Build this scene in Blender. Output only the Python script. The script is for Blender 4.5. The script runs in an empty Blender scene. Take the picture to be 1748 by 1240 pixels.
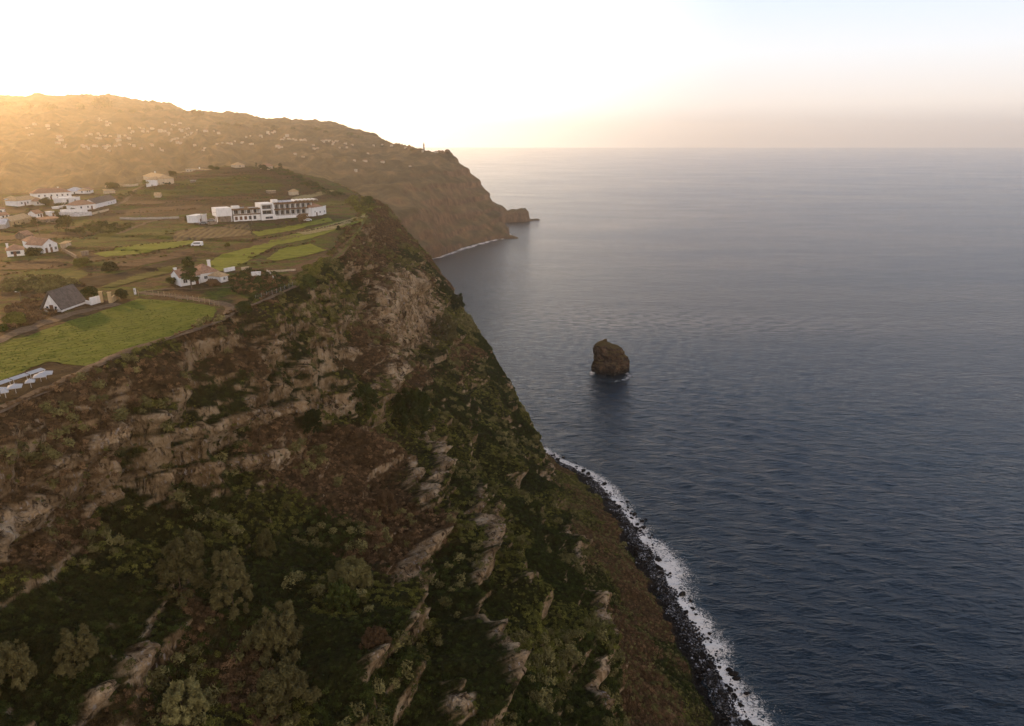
import bpy, math, random
import numpy as np
from mathutils import Vector
random.seed(7); RNG = np.random.default_rng(11)
S = bpy.context.scene
COL = S.collection
rad = math.radians

# ------------------------------------------------------------------ camera
CAMZ = 180.0; PITCH = rad(18.05); F = 1181.0; PW, PH = 1748.0, 1240.0
cd = bpy.data.cameras.new("camera"); cam = bpy.data.objects.new("camera", cd); COL.objects.link(cam)
cam.location = (0, 0, CAMZ); cam.rotation_euler = (math.pi/2 - PITCH, 0, 0)
cd.sensor_width = 36; cd.lens = 36*F/PW; cd.clip_start = 1; cd.clip_end = 90000
S.camera = cam
# ------------------------------------------------------------------ light
SUN_AZ = -46.0     # degrees to the left of the view direction (+Y)
SUN_EL = 10.0
S.view_settings.view_transform = 'Standard'; S.view_settings.look = 'None'
S.view_settings.exposure = 0.35; S.view_settings.gamma = 1
S.cycles.use_denoising = True
S.cycles.denoising_prefilter = 'ACCURATE'; S.cycles.sample_clamp_indirect = 3.0
S.cycles.max_bounces = 4; S.cycles.diffuse_bounces = 2; S.cycles.glossy_bounces = 2
S.cycles.transmission_bounces = 2; S.cycles.transparent_max_bounces = 6; S.cycles.volume_bounces = 2
W = bpy.data.worlds.new("World"); S.world = W; W.use_nodes = True
nt = W.node_tree; nt.nodes.clear()
def wn(t, **k):
    n = nt.nodes.new(t)
    for a, b in k.items(): setattr(n, a, b)
    return n
wo = wn('ShaderNodeOutputWorld'); bg = wn('ShaderNodeBackground'); bg2 = wn('ShaderNodeBackground'); mixs = wn('ShaderNodeMixShader')
sky = wn('ShaderNodeTexSky', sky_type='NISHITA', sun_disc=False)
sky.sun_elevation = rad(SUN_EL); sky.sun_rotation = rad(SUN_AZ); sky.air_density = 1.0; sky.dust_density = 2.0; sky.altitude = 150
nt.links.new(sky.outputs[0], bg.inputs[0]); bg.inputs[1].default_value = 0.05
# thin bright veil of high cloud: whitest low down and towards the sun
tc = wn('ShaderNodeTexCoord'); sep = wn('ShaderNodeSeparateXYZ'); nt.links.new(tc.outputs['Generated'], sep.inputs[0])
el = wn('ShaderNodeMapRange', interpolation_type='SMOOTHSTEP'); nt.links.new(sep.outputs[2], el.inputs[0])
for i, v in enumerate((0.15, 0.9, 1.0, 0.35)): el.inputs[i+1].default_value = v
sd = wn('ShaderNodeVectorMath', operation='DOT_PRODUCT'); nt.links.new(tc.outputs['Generated'], sd.inputs[0])
sd.inputs[1].default_value = (math.sin(rad(SUN_AZ)), math.cos(rad(SUN_AZ)), 0.1)
cr = wn('ShaderNodeValToRGB'); nt.links.new(sep.outputs[2], cr.inputs[0])
e = cr.color_ramp.elements; e[0].position = 0.0; e[0].color = (0.60, 0.52, 0.48, 1); e[1].position = 0.6; e[1].color = (0.13, 0.30, 0.62, 1)
x = e.new(0.04); x.color = (0.86, 0.77, 0.70, 1)
x = e.new(0.10); x.color = (0.82, 0.83, 0.85, 1)
x = e.new(0.22); x.color = (0.54, 0.70, 1.0, 1)
warm = wn('ShaderNodeMix', data_type='RGBA'); mr = wn('ShaderNodeMapRange'); nt.links.new(sd.outputs[1 if len(sd.outputs)>1 else 0], mr.inputs[0])
for i, v in enumerate((0.45, 1.0, 0.0, 1.0)): mr.inputs[i+1].default_value = v
mr.interpolation_type = 'SMOOTHSTEP'
nt.links.new(mr.outputs[0], warm.inputs[0]); nt.links.new(cr.outputs[0], warm.inputs[6]); warm.inputs[7].default_value = (2.0, 1.9, 1.7, 1)
# the pale sky opposite the sun, behind the camera, lights the seaward face
bk = wn('ShaderNodeVectorMath', operation='DOT_PRODUCT'); nt.links.new(tc.outputs['Generated'], bk.inputs[0]); bk.inputs[1].default_value = (0.5, -0.84, 0.2)
mb2 = wn('ShaderNodeMapRange', interpolation_type='SMOOTHSTEP'); nt.links.new(bk.outputs['Value'], mb2.inputs[0])
for i, v in enumerate((0.1, 0.9, 0.0, 1.0)): mb2.inputs[i+1].default_value = v
opp = wn('ShaderNodeMix', data_type='RGBA'); nt.links.new(mb2.outputs[0], opp.inputs[0]); nt.links.new(warm.outputs[2], opp.inputs[6]); opp.inputs[7].default_value = (1.45, 1.26, 1.14, 1)
nt.links.new(opp.outputs[2], bg2.inputs[0]); bg2.inputs[1].default_value = 1.0
nt.links.new(el.outputs[0], mixs.inputs[0]); nt.links.new(bg.outputs[0], mixs.inputs[1]); nt.links.new(bg2.outputs[0], mixs.inputs[2])
nt.links.new(mixs.outputs[0], wo.inputs[0])
ld = bpy.data.lights.new("sun", 'SUN'); sun = bpy.data.objects.new("sun", ld); COL.objects.link(sun)
ld.energy = 4.6; ld.angle = rad(1.5); ld.color = (1.0, 0.57, 0.20)
sv = Vector((math.sin(rad(SUN_AZ))*math.cos(rad(SUN_EL)), math.cos(rad(SUN_AZ))*math.cos(rad(SUN_EL)), math.sin(rad(SUN_EL))))
sun.rotation_euler = sv.to_track_quat('Z', 'Y').to_euler()

# ------------------------------------------------------------------ helpers
cP, sP = math.cos(PITCH), math.sin(PITCH)
def ray(px, py):
    dx = px - PW/2; v = py - PH/2
    return (dx, F*cP - v*sP, -F*sP - v*cP)
def onz(px, py, z):
    r = ray(px, py); t = (z - CAMZ)/r[2]; return (r[0]*t, r[1]*t, z)
def aty(px, py, y):
    r = ray(px, py); t = y/r[1]; return (r[0]*t, y, CAMZ + r[2]*t)
def proj(x, y, z):
    f = y*cP - (z-CAMZ)*sP; u = y*sP + (z-CAMZ)*cP
    return PW/2 + F*x/f, PH/2 - F*u/f

_P = np.random.default_rng(3).permutation(256); _P = np.concatenate([_P, _P, _P])
_G = np.random.default_rng(4).normal(size=(256, 3)); _G /= np.linalg.norm(_G, axis=1)[:, None]
def noise3(p):
    p = np.asarray(p, float); i = np.floor(p).astype(int); f = p - i; i &= 255
    u = f*f*f*(f*(f*6-15)+10); r = 0
    for a in (0, 1):
        wx = u[..., 0] if a else 1-u[..., 0]
        for b in (0, 1):
            wy = u[..., 1] if b else 1-u[..., 1]
            for c in (0, 1):
                wz = u[..., 2] if c else 1-u[..., 2]
                h = _P[_P[_P[i[..., 0]+a]+i[..., 1]+b]+i[..., 2]+c]
                g = _G[h]
                r = r + wx*wy*wz*(g[..., 0]*(f[..., 0]-a)+g[..., 1]*(f[..., 1]-b)+g[..., 2]*(f[..., 2]-c))
    return r*1.5
def fbm(p, o=4):
    p = np.asarray(p, float); r = 0; a = 1.0
    for k in range(o): r = r + a*noise3(p*(2**k)+k*17.3); a *= .5
    return r
def smooth(a, b, x):
    t = np.clip((np.asarray(x, float)-a)/(b-a), 0, 1); return t*t*(3-2*t)
def xyz(x, y, z): return np.stack(np.broadcast_arrays(x, y, z), -1).astype(float)

def tag(o, label=None, cat=None, group=None, kind=None):
    if label: o['label'] = label
    if cat: o['category'] = cat
    if group: o['group'] = group
    if kind: o['kind'] = kind
    return o
def link(name, me, parent=None):
    o = bpy.data.objects.new(name, me); COL.objects.link(o)
    if parent: o.parent = parent
    return o
def empty(name, loc=(0, 0, 0), rz=0, label=None, cat=None, group=None):
    o = bpy.data.objects.new(name, None); COL.objects.link(o); o.location = loc; o.rotation_euler = (0, 0, rz); o.empty_display_size = .5
    return tag(o, label, cat, group)
def np_mesh(name, V, Fq, mats=None, smooth_=True):
    me = bpy.data.meshes.new(name); V = np.asarray(V, np.float32).reshape(-1, 3); Fq = np.asarray(Fq, np.int32); n = Fq.shape[1]
    me.vertices.add(len(V)); me.vertices.foreach_set('co', V.ravel())
    me.loops.add(Fq.size); me.loops.foreach_set('vertex_index', Fq.ravel())
    me.polygons.add(len(Fq)); me.polygons.foreach_set('loop_start', np.arange(0, Fq.size, n, dtype=np.int32))
    me.polygons.foreach_set('use_smooth', np.full(len(Fq), smooth_, bool))
    me.update(calc_edges=True); me.validate()
    for m in (mats or []): me.materials.append(m)
    return me
def grid_faces(nu, nv, keep=None):
    i = np.arange(nu-1)[:, None]*nv + np.arange(nv-1)[None, :]
    q = np.stack([i, i+nv, i+nv+1, i+1], -1)
    if keep is not None: q = q[keep]
    return q.reshape(-1, 4)
def fattr(me, name, a):
    at = me.attributes.new(name, 'FLOAT', 'POINT'); at.data.foreach_set('value', np.asarray(a, np.float32).ravel())
def catmull(P, t):
    """P (n,...) control rows, t in 0..n-1 -> interpolated"""
    P = np.asarray(P, float); n = len(P); i = np.clip(np.floor(t).astype(int), 0, n-2); f = t - i
    f = f.reshape(f.shape + (1,)*(P.ndim-1))
    a = P[np.clip(i-1, 0, n-1)]; b = P[i]; c = P[i+1]; d = P[np.clip(i+2, 0, n-1)]
    return .5*((2*b) + (c-a)*f + (2*a-5*b+4*c-d)*f**2 + (3*b-a-3*c+d)*f**3)

class MB:
    """collects simple solids into one mesh"""
    def __init__(s): s.v = []; s.f = []
    def add(s, vs, fs):
        k = len(s.v); s.v += [tuple(map(float, v)) for v in vs]; s.f += [tuple(k+i for i in f) for f in fs]; return s
    def box(s, x0, x1, y0, y1, z0, z1):
        return s.add([(x0,y0,z0),(x1,y0,z0),(x1,y1,z0),(x0,y1,z0),(x0,y0,z1),(x1,y0,z1),(x1,y1,z1),(x0,y1,z1)],
                     [(0,3,2,1),(4,5,6,7),(0,1,5,4),(1,2,6,5),(2,3,7,6),(3,0,4,7)])
    def prism(s, poly, y0, y1):      # poly in xz, extruded in y
        n = len(poly)
        return s.add([(a,y0,b) for a,b in poly]+[(a,y1,b) for a,b in poly],
                     [tuple(range(n)), tuple(range(2*n-1, n-1, -1))]+[(i, i+n, (i+1)%n+n, (i+1)%n) for i in range(n)])
    def prismx(s, poly, x0, x1):     # poly in yz, extruded in x
        n = len(poly)
        return s.add([(x0,a,b) for a,b in poly]+[(x1,a,b) for a,b in poly],
                     [tuple(range(n-1,-1,-1)), tuple(range(n, 2*n))]+[(i, (i+1)%n, (i+1)%n+n, i+n) for i in range(n)])
    def hip(s, x0, x1, y0, y1, z0, z1, inset=None, th=.18):
        ins = inset if inset is not None else min((y1-y0), (x1-x0))/2
        ym = (y0+y1)/2
        top = [(x0+ins, ym, z1), (x1-ins, ym, z1)] if x1-x0 > 2*ins+.01 else [((x0+x1)/2-.05, ym, z1), ((x0+x1)/2+.05, ym, z1)]
        v = [(x0,y0,z0),(x1,y0,z0),(x1,y1,z0),(x0,y1,z0),(x0,y0,z0+th),(x1,y0,z0+th),(x1,y1,z0+th),(x0,y1,z0+th)]+top
        return s.add(v, [(0,3,2,1),(0,1,5,4),(1,2,6,5),(2,3,7,6),(3,0,4,7),(4,5,9,8),(5,6,9),(6,7,8,9),(7,4,8)])
    def cyl(s, p0, p1, r0, r1=None, n=8):
        r1 = r0 if r1 is None else r1
        a, b = Vector(p0), Vector(p1); d = (b-a).normalized(); u = d.orthogonal().normalized(); w = d.cross(u)
        vs = []
        for c, r in ((a, r0), (b, r1)):
            for k in range(n):
                t = 2*math.pi*k/n; vs.append(c + u*(r*math.cos(t)) + w*(r*math.sin(t)))
        return s.add(vs, [tuple(range(n-1,-1,-1)), tuple(range(n, 2*n))]+[(i,(i+1)%n,(i+1)%n+n,i+n) for i in range(n)])
    def build(s, name, mat, parent=None, smooth_=False):
        me = bpy.data.meshes.new(name); me.from_pydata(s.v, [], s.f); me.materials.append(mat)
        if smooth_: me.polygons.foreach_set('use_smooth', [True]*len(me.polygons))
        me.update(); return link(name, me, parent)

# ------------------------------------------------------------------ materials
class N:
    """tiny node-graph helper"""
    def __init__(s, name):
        s.m = bpy.data.materials.new(name); s.m.use_nodes = True; s.t = s.m.node_tree; s.b = s.t.nodes['Principled BSDF']; s.out = s.t.nodes['Material Output']
        s.b.inputs['Roughness'].default_value = .9
        try: s.b.inputs['Specular IOR Level'].default_value = .02
        except KeyError: pass
    def n(s, t, **k):
        n = s.t.nodes.new(t)
        for a, b in k.items(): setattr(n, a, b)
        return n
    def l(s, a, b): s.t.links.new(a, b)
    def setin(s, sock, v):
        if isinstance(v, (int, float)): sock.default_value = v
        elif isinstance(v, tuple): sock.default_value = (v + (1,)) if len(sock.default_value) == 4 and len(v) == 3 else v
        else: s.l(v, sock)
    def pos(s, scale=(1,1,1), rot=0, obj=False):
        g = s.n('ShaderNodeTexCoord').outputs['Object'] if obj else s.n('ShaderNodeNewGeometry').outputs['Position']
        m = s.n('ShaderNodeMapping'); s.l(g, m.inputs[0]); m.inputs['Scale'].default_value = scale; m.inputs['Rotation'].default_value = (0, 0, rot)
        return m.outputs[0]
    def noise(s, scale, vec=None, detail=4, rough=.55, dist=0):
        n = s.n('ShaderNodeTexNoise'); s.l(vec or s.pos(), n.inputs['Vector']); n.inputs['Scale'].default_value = scale
        n.inputs['Detail'].default_value = detail; n.inputs['Roughness'].default_value = rough; n.inputs['Distortion'].default_value = dist
        return n.outputs[0]
    def ramp(s, fac, stops, interp='LINEAR'):
        r = s.n('ShaderNodeValToRGB'); s.l(fac, r.inputs[0]); cr = r.color_ramp; cr.interpolation = interp
        while len(cr.elements) < len(stops): cr.elements.new(.5)
        for e, (p, c) in zip(cr.elements, stops):
            e.position = p; e.color = (c, c, c, 1) if isinstance(c, (int, float)) else tuple(c)+(1,)
        return r.outputs[0]
    def mix(s, fac, a, b, mode='MIX'):
        m = s.n('ShaderNodeMix', data_type='RGBA', blend_type=mode); s.setin(m.inputs[0], fac); s.setin(m.inputs[6], a); s.setin(m.inputs[7], b)
        return m.outputs[2]
    def math(s, op, a, b=0.0, clamp=False):
        m = s.n('ShaderNodeMath', operation=op, use_clamp=clamp); s.setin(m.inputs[0], a); s.setin(m.inputs[1], b); return m.outputs[0]
    def attr(s, name, inst=False):
        a = s.n('ShaderNodeAttribute', attribute_name=name); a.attribute_type = 'INSTANCER' if inst else 'GEOMETRY'; return a.outputs['Fac']
    def col(s, c): s.setin(s.b.inputs['Base Color'], c); return s
    def bump(s, h, strength=.5, dist=1.0, normal=None):
        b = s.n('ShaderNodeBump'); b.inputs['Strength'].default_value = strength; b.inputs['Distance'].default_value = dist; s.l(h, b.inputs['Height'])
        if normal: s.l(normal, b.inputs['Normal'])
        s.l(b.outputs[0], s.b.inputs['Normal']); return b.outputs[0]
    def rough(s, v): s.setin(s.b.inputs['Roughness'], v); return s

def simple(name, c, var=.18, scale=2.0, rough=.85, c2=None, obj=True):
    s = N(name); n = s.noise(scale, s.pos(obj=obj)); a = tuple(v*(1-var) for v in c); b = c2 or tuple(min(1, v*(1+var)) for v in c)
    s.col(s.ramp(n, [(.3, a), (.7, b)])); s.rough(rough); return s.m
# ------------------------------------------------------------------ plateau height
RIM = [(-96,-140),(-95,-90),(-93,-20),(-92,20),(-92,72),(-89,112),(-83,148),(-76,185),(-70,225),(-70,259),(-76,300),(-82,341),(-87,390),(-91,437),
       (-93,500),(-110,535),(-135,590),(-165,640),(-215,690),(-290,700),(-345,660),(-390,600),(-430,560),(-620,545),(-1000,530),(-1000,-140)]
def ground(x, y, raw=False):
    x = np.asarray(x, float); y = np.asarray(y, float)
    p = xyz(x*.02, y*.02, 0*x)
    z = 135 + 1.6*smooth(230, 420, y) + .5*noise3(p)
    kn = 20*np.exp(-((x+235)/78)**2 - ((y-612)/88)**2)
    kn += 4*smooth(-190, -330, x)*smooth(260, 420, y)*np.exp(-((y-430)/120)**2)
    w = noise3(xyz(x*.012+5, y*.012, 0*x))*1.2
    k2 = (kn+w*.3)/2.2; fr = k2-np.floor(k2); tr = (np.floor(k2)+smooth(.62, .95, fr))*2.2-w*.3     # terraces on the knoll
    z = z + np.where(kn > .6, .35*kn+.65*tr, kn)
    # low farm terraces between the hotel and the cliff
    yy = y + .25*(x+150) + 6*noise3(xyz(x*.01, y*.01+9, 0*x))
    for c, h in ((250, .9), (285, .8), (322, 1.0), (365, .7), (470, .9), (505, .8)):
        z = z + (h*smooth(c-1.2, c+1.2, yy) - h*smooth(c-25, c+25, yy))*smooth(-95, -120, x)
    return z
def in_poly(x, y, poly):
    x = np.asarray(x, float); y = np.asarray(y, float); c = np.zeros(np.broadcast(x, y).shape, bool); n = len(poly)
    for i in range(n):
        x0, y0 = poly[i][:2]; x1, y1 = poly[(i+1) % n][:2]
        if y0 == y1: continue
        c ^= ((y0 > y) != (y1 > y)) & (x < (x1-x0)*(y-y0)/(y1-y0)+x0)
    return c
def dist_line(x, y, poly, closed=False):
    x = np.asarray(x, float); y = np.asarray(y, float); d = np.full(np.broadcast(x, y).shape, 1e9); n = len(poly)
    for i in range(n if closed else n-1):
        x0, y0 = poly[i][:2]; x1, y1 = poly[(i+1) % n][:2]; L = (x1-x0)**2+(y1-y0)**2+1e-9
        t = np.clip(((x-x0)*(x1-x0)+(y-y0)*(y1-y0))/L, 0, 1)
        d = np.minimum(d, np.hypot(x-x0-t*(x1-x0), y-y0-t*(y1-y0)))
    return d
def gp(px, py):
    """where the line of sight through a photo pixel meets the plateau"""
    r = np.array(ray(px, py)); t = .05; step = .001
    ts = np.arange(.07, .62, .0008); X = r[0]*ts; Y = r[1]*ts; Z = CAMZ + r[2]*ts
    g = ground(X, Y); k = np.argmax(Z < g)
    if Z[k] >= g[k]: k = int(np.argmin(Z-g))
    lo, hi = ts[max(k-1, 0)], ts[k]
    for _ in range(18):
        m = (lo+hi)/2
        if CAMZ + r[2]*m < ground(r[0]*m, r[1]*m): hi = m
        else: lo = m
    return float(r[0]*hi), float(r[1]*hi), float(ground(r[0]*hi, r[1]*hi)), float(hi)

FIELD = [gp(*p)[:2] for p in ((-160,690),(0,592),(120,549),(238,511),(300,516),(360,523),(370,532),(362,545),(330,560),(250,589),(150,628),(82,618),(30,640),(-160,715))]
# ------------------------------------------------------------------ plateau mesh
gx = np.concatenate([np.arange(-1000, -420, 8), np.arange(-420, -260, 2.5), np.arange(-260, -58, 1.25)])
gy = np.concatenate([np.arange(-140, 60, 5), np.arange(60, 330, 1.25), np.arange(330, 560, 1.8), np.arange(560, 900, 4)])
GX, GY = np.meshgrid(gx, gy, indexing='ij')
inside = in_poly(GX, GY, RIM); dr = dist_line(GX, GY, RIM, True)
back = smooth(525, 560, GY)*smooth(-110, -130, GX)
gz = ground(GX, GY)
near = np.where(inside, 0, dr)
gz = gz - near*(4*(1-back)+.75*back) - .25*smooth(3, 0, np.where(inside, dr, 0))*(1-back)
gz = np.maximum(gz, -5) + .25*noise3(xyz(GX*.3, GY*.3, 0*GX)) + back*near.clip(0, 60)*.08*noise3(xyz(GX*.03, GY*.03, 0*GX))
keepv = (near < 2.9) | (back > .1)
kf = keepv[:-1, :-1] & keepv[1:, 1:] & keepv[1:, :-1] & keepv[:-1, 1:]
def land_colour(s, dry_attr=None):
    pass
mg = N('plateau_ground')
v1 = mg.pos(); big = mg.noise(.018, mg.pos((1, 2.2, 1), .25), 5, .6, 1.0); med = mg.noise(.11, mg.pos((1, 1.8, 1), .25), 5, .65); fine = mg.noise(.9, v1, 4, .7)
grass = mg.ramp(fine, [(.25, (.018, .026, .005)), (.5, (.058, .074, .010)), (.75, (.12, .125, .018))])
soil = mg.ramp(fine, [(.25, (.035, .02, .010)), (.55, (.088, .052, .026)), (.8, (.16, .10, .055))])
sel = mg.math('ADD', mg.math('MULTIPLY', big, .75), mg.math('MULTIPLY', med, .45))
mask = mg.ramp(sel, [(.54, 0), (.61, 1)])
c = mg.mix(mask, grass, soil)
dark = mg.ramp(mg.noise(.35, v1, 4, .7), [(.52, 0), (.62, 1)])
c = mg.mix(mg.math('MULTIPLY', dark, .75), c, (.028, .03, .012))
mg.col(mg.mix(mg.attr('scrub'), c, (.045, .042, .02)))
hb = mg.math('ADD', mg.math('MULTIPLY', fine, .6), mg.math('MULTIPLY', mg.noise(4, v1, 2), .25)); mg.bump(hb, .8, .8)
pm = np_mesh('plateau', xyz(GX, GY, gz), grid_faces(len(gx), len(gy), kf), [mg.m])
fattr(pm, 'scrub', smooth(5, 0, dr)*(.6+.4*back)+back*(~inside))
tag(link('plateau', pm), kind='structure')

# ------------------------------------------------------------------ near cliff: control net  R A B C D E F S
NET = [
 [(-95,-90,135),(-86,-90,119),(-60,-90,105),(-10,-90,80),(24,-90,52),(36,-90,34),(108,-90,4),(125,-90,-3)],
 [(-93,-20,135),(-84,-20,119),(-58,-20,104),(-9,-20,79),(24,-20,51),(36,-20,34),(106,-10,4),(122,-10,-3)],
 [(-92,30,135),(-83,30,119),(-57,32,104),(-8,36,78),(25,40,50),(36,42,34),(99,60,4),(114,60,-3)],
 [(-92,72,135),(-82,72,119),(-56,74,103),(-8,85,77),(25,95,49),(36,98,33),(88,118,4),(103,118,-3)],
 [(-89,112,135),(-80,112,119),(-58,113,101),(-8,110,76),(25,129,48),(35,132,31),(75,150,4),(89,150,-3)],
 [(-83,148,135),(-73,148,117),(-57,147,98),(-12,148,75),(23,162,46),(33,168,29),(65,178,4),(79,178,-3)],
 [(-76,185,135),(-66,184,118),(-53,181,97),(-20,187,76),(20,198,44),(29,208,27),(61,217,4),(75,217,-3)],
 [(-70,225,135),(-60,223,118),(-50,221,99),(-28,230,77),(17,238,40),(25,245,25),(57,252,4),(70,252,-3)],
 [(-70,259,135),(-62,258,121),(-52,262,103),(-34,264,78),(16,272,35),(23,278,21),(50,294,4),(63,297,-3)],
 [(-76,300,135),(-66,299,124),(-52,300,110),(-44,302,83),(14,306,29),(20,312,17),(41,332,4),(52,337,-3)],
 [(-82,341,135.3),(-70,340,126),(-51,338,112),(-43,340,84),(6,338,38),(14,344,18),(28,356,4),(38,360,-3)],
 [(-87,390,135.7),(-74,389,125),(-56,386,108),(-40,383,84),(-4,374,48),(9,366,24),(18,368,4),(27,371,-3)],
 [(-91,440,136.2),(-74,432,122),(-54,424,106),(-34,408,80),(-9,393,48),(8,378,23),(17,374,4),(24,376,-3)],
 [(-93,500,136.6),(-72,480,119),(-54,462,104),(-31,430,76),(-10,408,50),(8,388,23),(15,381,4),(20,382,-3)],
 [(-110,535,136.6),(-92,522,115),(-77,507,98),(-62,482,70),(-40,457,44),(-16,430,20),(-6,414,4),(0,414,-3)],
 [(-135,590,137),(-125,577,112),(-112,562,90),(-98,542,65),(-78,517,40),(-55,492,18),(-42,476,4),(-36,471,-3)],
 [(-175,650,137),(-168,640,112),(-158,625,90),(-146,608,65),(-126,585,40),(-105,560,18),(-92,545,4),(-86,540,-3)],
]
NET = np.array(NET, float)
def resample(P, step):
    """arc-length samples along axis 0 using the mean column"""
    t = np.linspace(0, len(P)-1, (len(P)-1)*40+1); Q = catmull(P, t); d = np.linalg.norm(np.diff(Q, axis=0), axis=-1)
    d = d.max(axis=1) if d.ndim > 1 else d
    s = np.concatenate([[0], np.cumsum(d)]); m = int(s[-1]/step)+1
    return np.interp(np.linspace(0, s[-1], m), s, t)
CU = .65; CV = .62
tu = resample(NET, CU); A = catmull(NET, tu)                      # (nu, 8, 3)
tv = resample(np.swapaxes(NET, 0, 1)[:, 4:13], CV*1.0); Bn = np.swapaxes(catmull(np.swapaxes(A, 0, 1), tv), 0, 1)   # (nu, nv, 3)
TV = np.broadcast_to(tv[None, :], Bn.shape[:2])
def grid_normals(G):
    a = np.gradient(G, axis=0); b = np.gradient(G, axis=1); n = np.cross(a, b); n /= np.linalg.norm(n, axis=-1)[..., None]+1e-9
    return n
nb = grid_normals(Bn); nb *= np.sign(nb[..., 2:3].mean())
nh = nb.copy(); nh[..., 2] *= .35; nh /= np.linalg.norm(nh, axis=-1)[..., None]+1e-9
X, Y, Z = Bn[..., 0], Bn[..., 1], Bn[..., 2]
fade = smooth(0, .35, TV)*smooth(7, 6.2, TV)
talus = smooth(4.9, 5.3, TV)
warp = 6*noise3(xyz(X*.016, Y*.016, Z*.02)) + 2.2*noise3(xyz(X*.06+3, Y*.06, Z*.05))
# stacked lava beds: each bed juts out at its top and steps back under it
bed = (Z+warp+.05*Y)/15.0; fr = bed-np.floor(bed)
strength = np.clip(.55+1.3*noise3(xyz(X*.02+7, Y*.014, np.floor(bed)*3.7)), 0, 1.5)
ledge = (smooth(.0, .22, fr)*(1-.75*fr))*4.2*strength
bed2 = (Z*.9+warp*1.3+.05*Y)/6.0; f2 = bed2-np.floor(bed2); ledge2 = (smooth(0, .25, f2)*(1-.8*f2))*1.5*np.clip(.3+1.6*noise3(xyz(X*.03, Y*.03+4, np.floor(bed2)*2.1)), 0, 1.4)
butt = 1-np.abs(noise3(xyz(X*.012, Y*.033, Z*.006)))*2.2            # buttresses and gullies running down the face
butt2 = 1-np.abs(noise3(xyz(X*.03+9, Y*.085, Z*.014)))*2.2
mid = .35+.65*np.exp(-((Y-60)/90)**2)
sil = 1-.8*np.exp(-((tu[:, None]-11.8)/2.8)**2)*np.ones_like(X)
d = (butt*6.5*smooth(1, 3, TV)*(1-.5*talus) + butt2*4.2 - 6.0*smooth(0, 1.5, TV))*sil + (ledge+ledge2)*(1-.85*talus)
d = d + 2.3*fbm(xyz(X*.09, Y*.09, Z*.09), 3) + .5*fbm(xyz(X*.45, Y*.45, Z*.45), 2)
sil = 1-.5*np.exp(-((tu[:, None]-13)/1.2)**2)*np.ones_like(X)
# where bare rock, dry brown scrub and green scrub lie on the face: (photo x, y, half-length, half-height, tilt deg, weight)
ROCKS = [(150,745,46,20,-35,1.1),(235,715,60,10,-10,.8),(330,735,55,14,-12,.9),(430,712,65,17,-14,1),(500,698,40,13,-20,.9),(365,797,75,13,-8,1.1),(470,778,58,14,-12,1.1),(430,675,34,40,0,.7),
 (440,600,40,30,-30,.6),(505,640,40,26,-40,.65),(560,560,30,40,0,.5),(690,530,60,66,0,1.2),(640,500,28,60,0,.6),(648,640,16,52,-8,.9),(600,680,52,20,-10,.8),(30,880,55,26,-40,1),(10,925,34,26,-40,1),(215,845,48,11,-30,.9),
 (250,1120,44,24,-38,1.1),(200,1165,34,16,-40,1.1),(305,1065,44,26,-30,.6),(705,960,50,16,-52,.9),(715,1025,45,15,-62,.95),(640,1105,50,16,-35,.8),(580,1160,34,12,-35,.8),(738,780,60,9,98,1),(722,845,28,15,90,1),(704,800,44,10,80,.9),
 (790,930,115,11,92,.9),(802,1120,115,14,88,.9),(760,1200,50,18,70,.75),(842,890,55,10,80,.7),(955,940,34,11,70,.8),(985,1060,75,10,72,.8),(1015,1170,70,11,72,.75),(870,640,52,10,78,.6),(935,800,55,8,80,.6),
 (70,1225,50,14,-10,.7),(120,1225,30,12,0,.6),(50,600,1,1,0,0),(600,600,50,40,0,.5),(860,560,1,1,0,0),(735,480,30,20,30,.7),(60,800,60,16,-30,.6),(330,590,60,14,-20,.4),(880,1000,10,50,80,.5)]
BROWNS = [(620,765,78,66,0,1.6),(590,430,70,80,0,1),(640,400,45,60,0,1),(720,640,70,34,0,1),(700,930,66,44,-30,1),(260,640,130,36,-22,.8),(120,715,90,26,-22,.6),(80,960,66,66,0,.6),(790,570,44,44,0,.7),(330,1000,50,40,0,.3),(850,1150,50,40,0,.6),(180,880,60,40,0,.5)]
GREENS = [(450,900,150,80,0,1.4),(860,800,70,150,-20,1.3),(560,500,46,80,0,.9),(620,700,95,30,0,1),(900,1100,80,140,0,1.2),(160,1060,130,80,0,1),(420,560,80,30,-20,.7),(350,1150,60,60,0,.8),(690,1180,60,60,0,.9),(830,700,60,50,0,.8)]
def scr(G):
    f = G[..., 1]*cP-(G[..., 2]-CAMZ)*sP; u = G[..., 1]*sP+(G[..., 2]-CAMZ)*cP; f = np.maximum(f, 1); return PW/2+F*G[..., 0]/f, PH/2-F*u/f
def ellipses(SXp, SYp, L, soft=1.0):
    o = np.zeros_like(SXp)
    for a, b, rx, ry, an, w in L:
        c, s = math.cos(rad(an)), math.sin(rad(an)); dx, dy = SXp-a, SYp-b; q = ((dx*c+dy*s)/rx)**2+((-dx*s+dy*c)/ry)**2; o = np.maximum(o, w*np.exp(-q*.9))
    return o
SPX, SPY = scr(Bn); front = smooth(13.8, 12.8, tu)[:, None]*np.ones_like(SPX)
rb = ellipses(SPX, SPY, ROCKS)*front
rb = np.clip(rb+.35*noise3(Bn*.16)*(rb > .08)+.25*noise3(Bn*.45)*(rb > .08), 0, 1.4)
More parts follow.
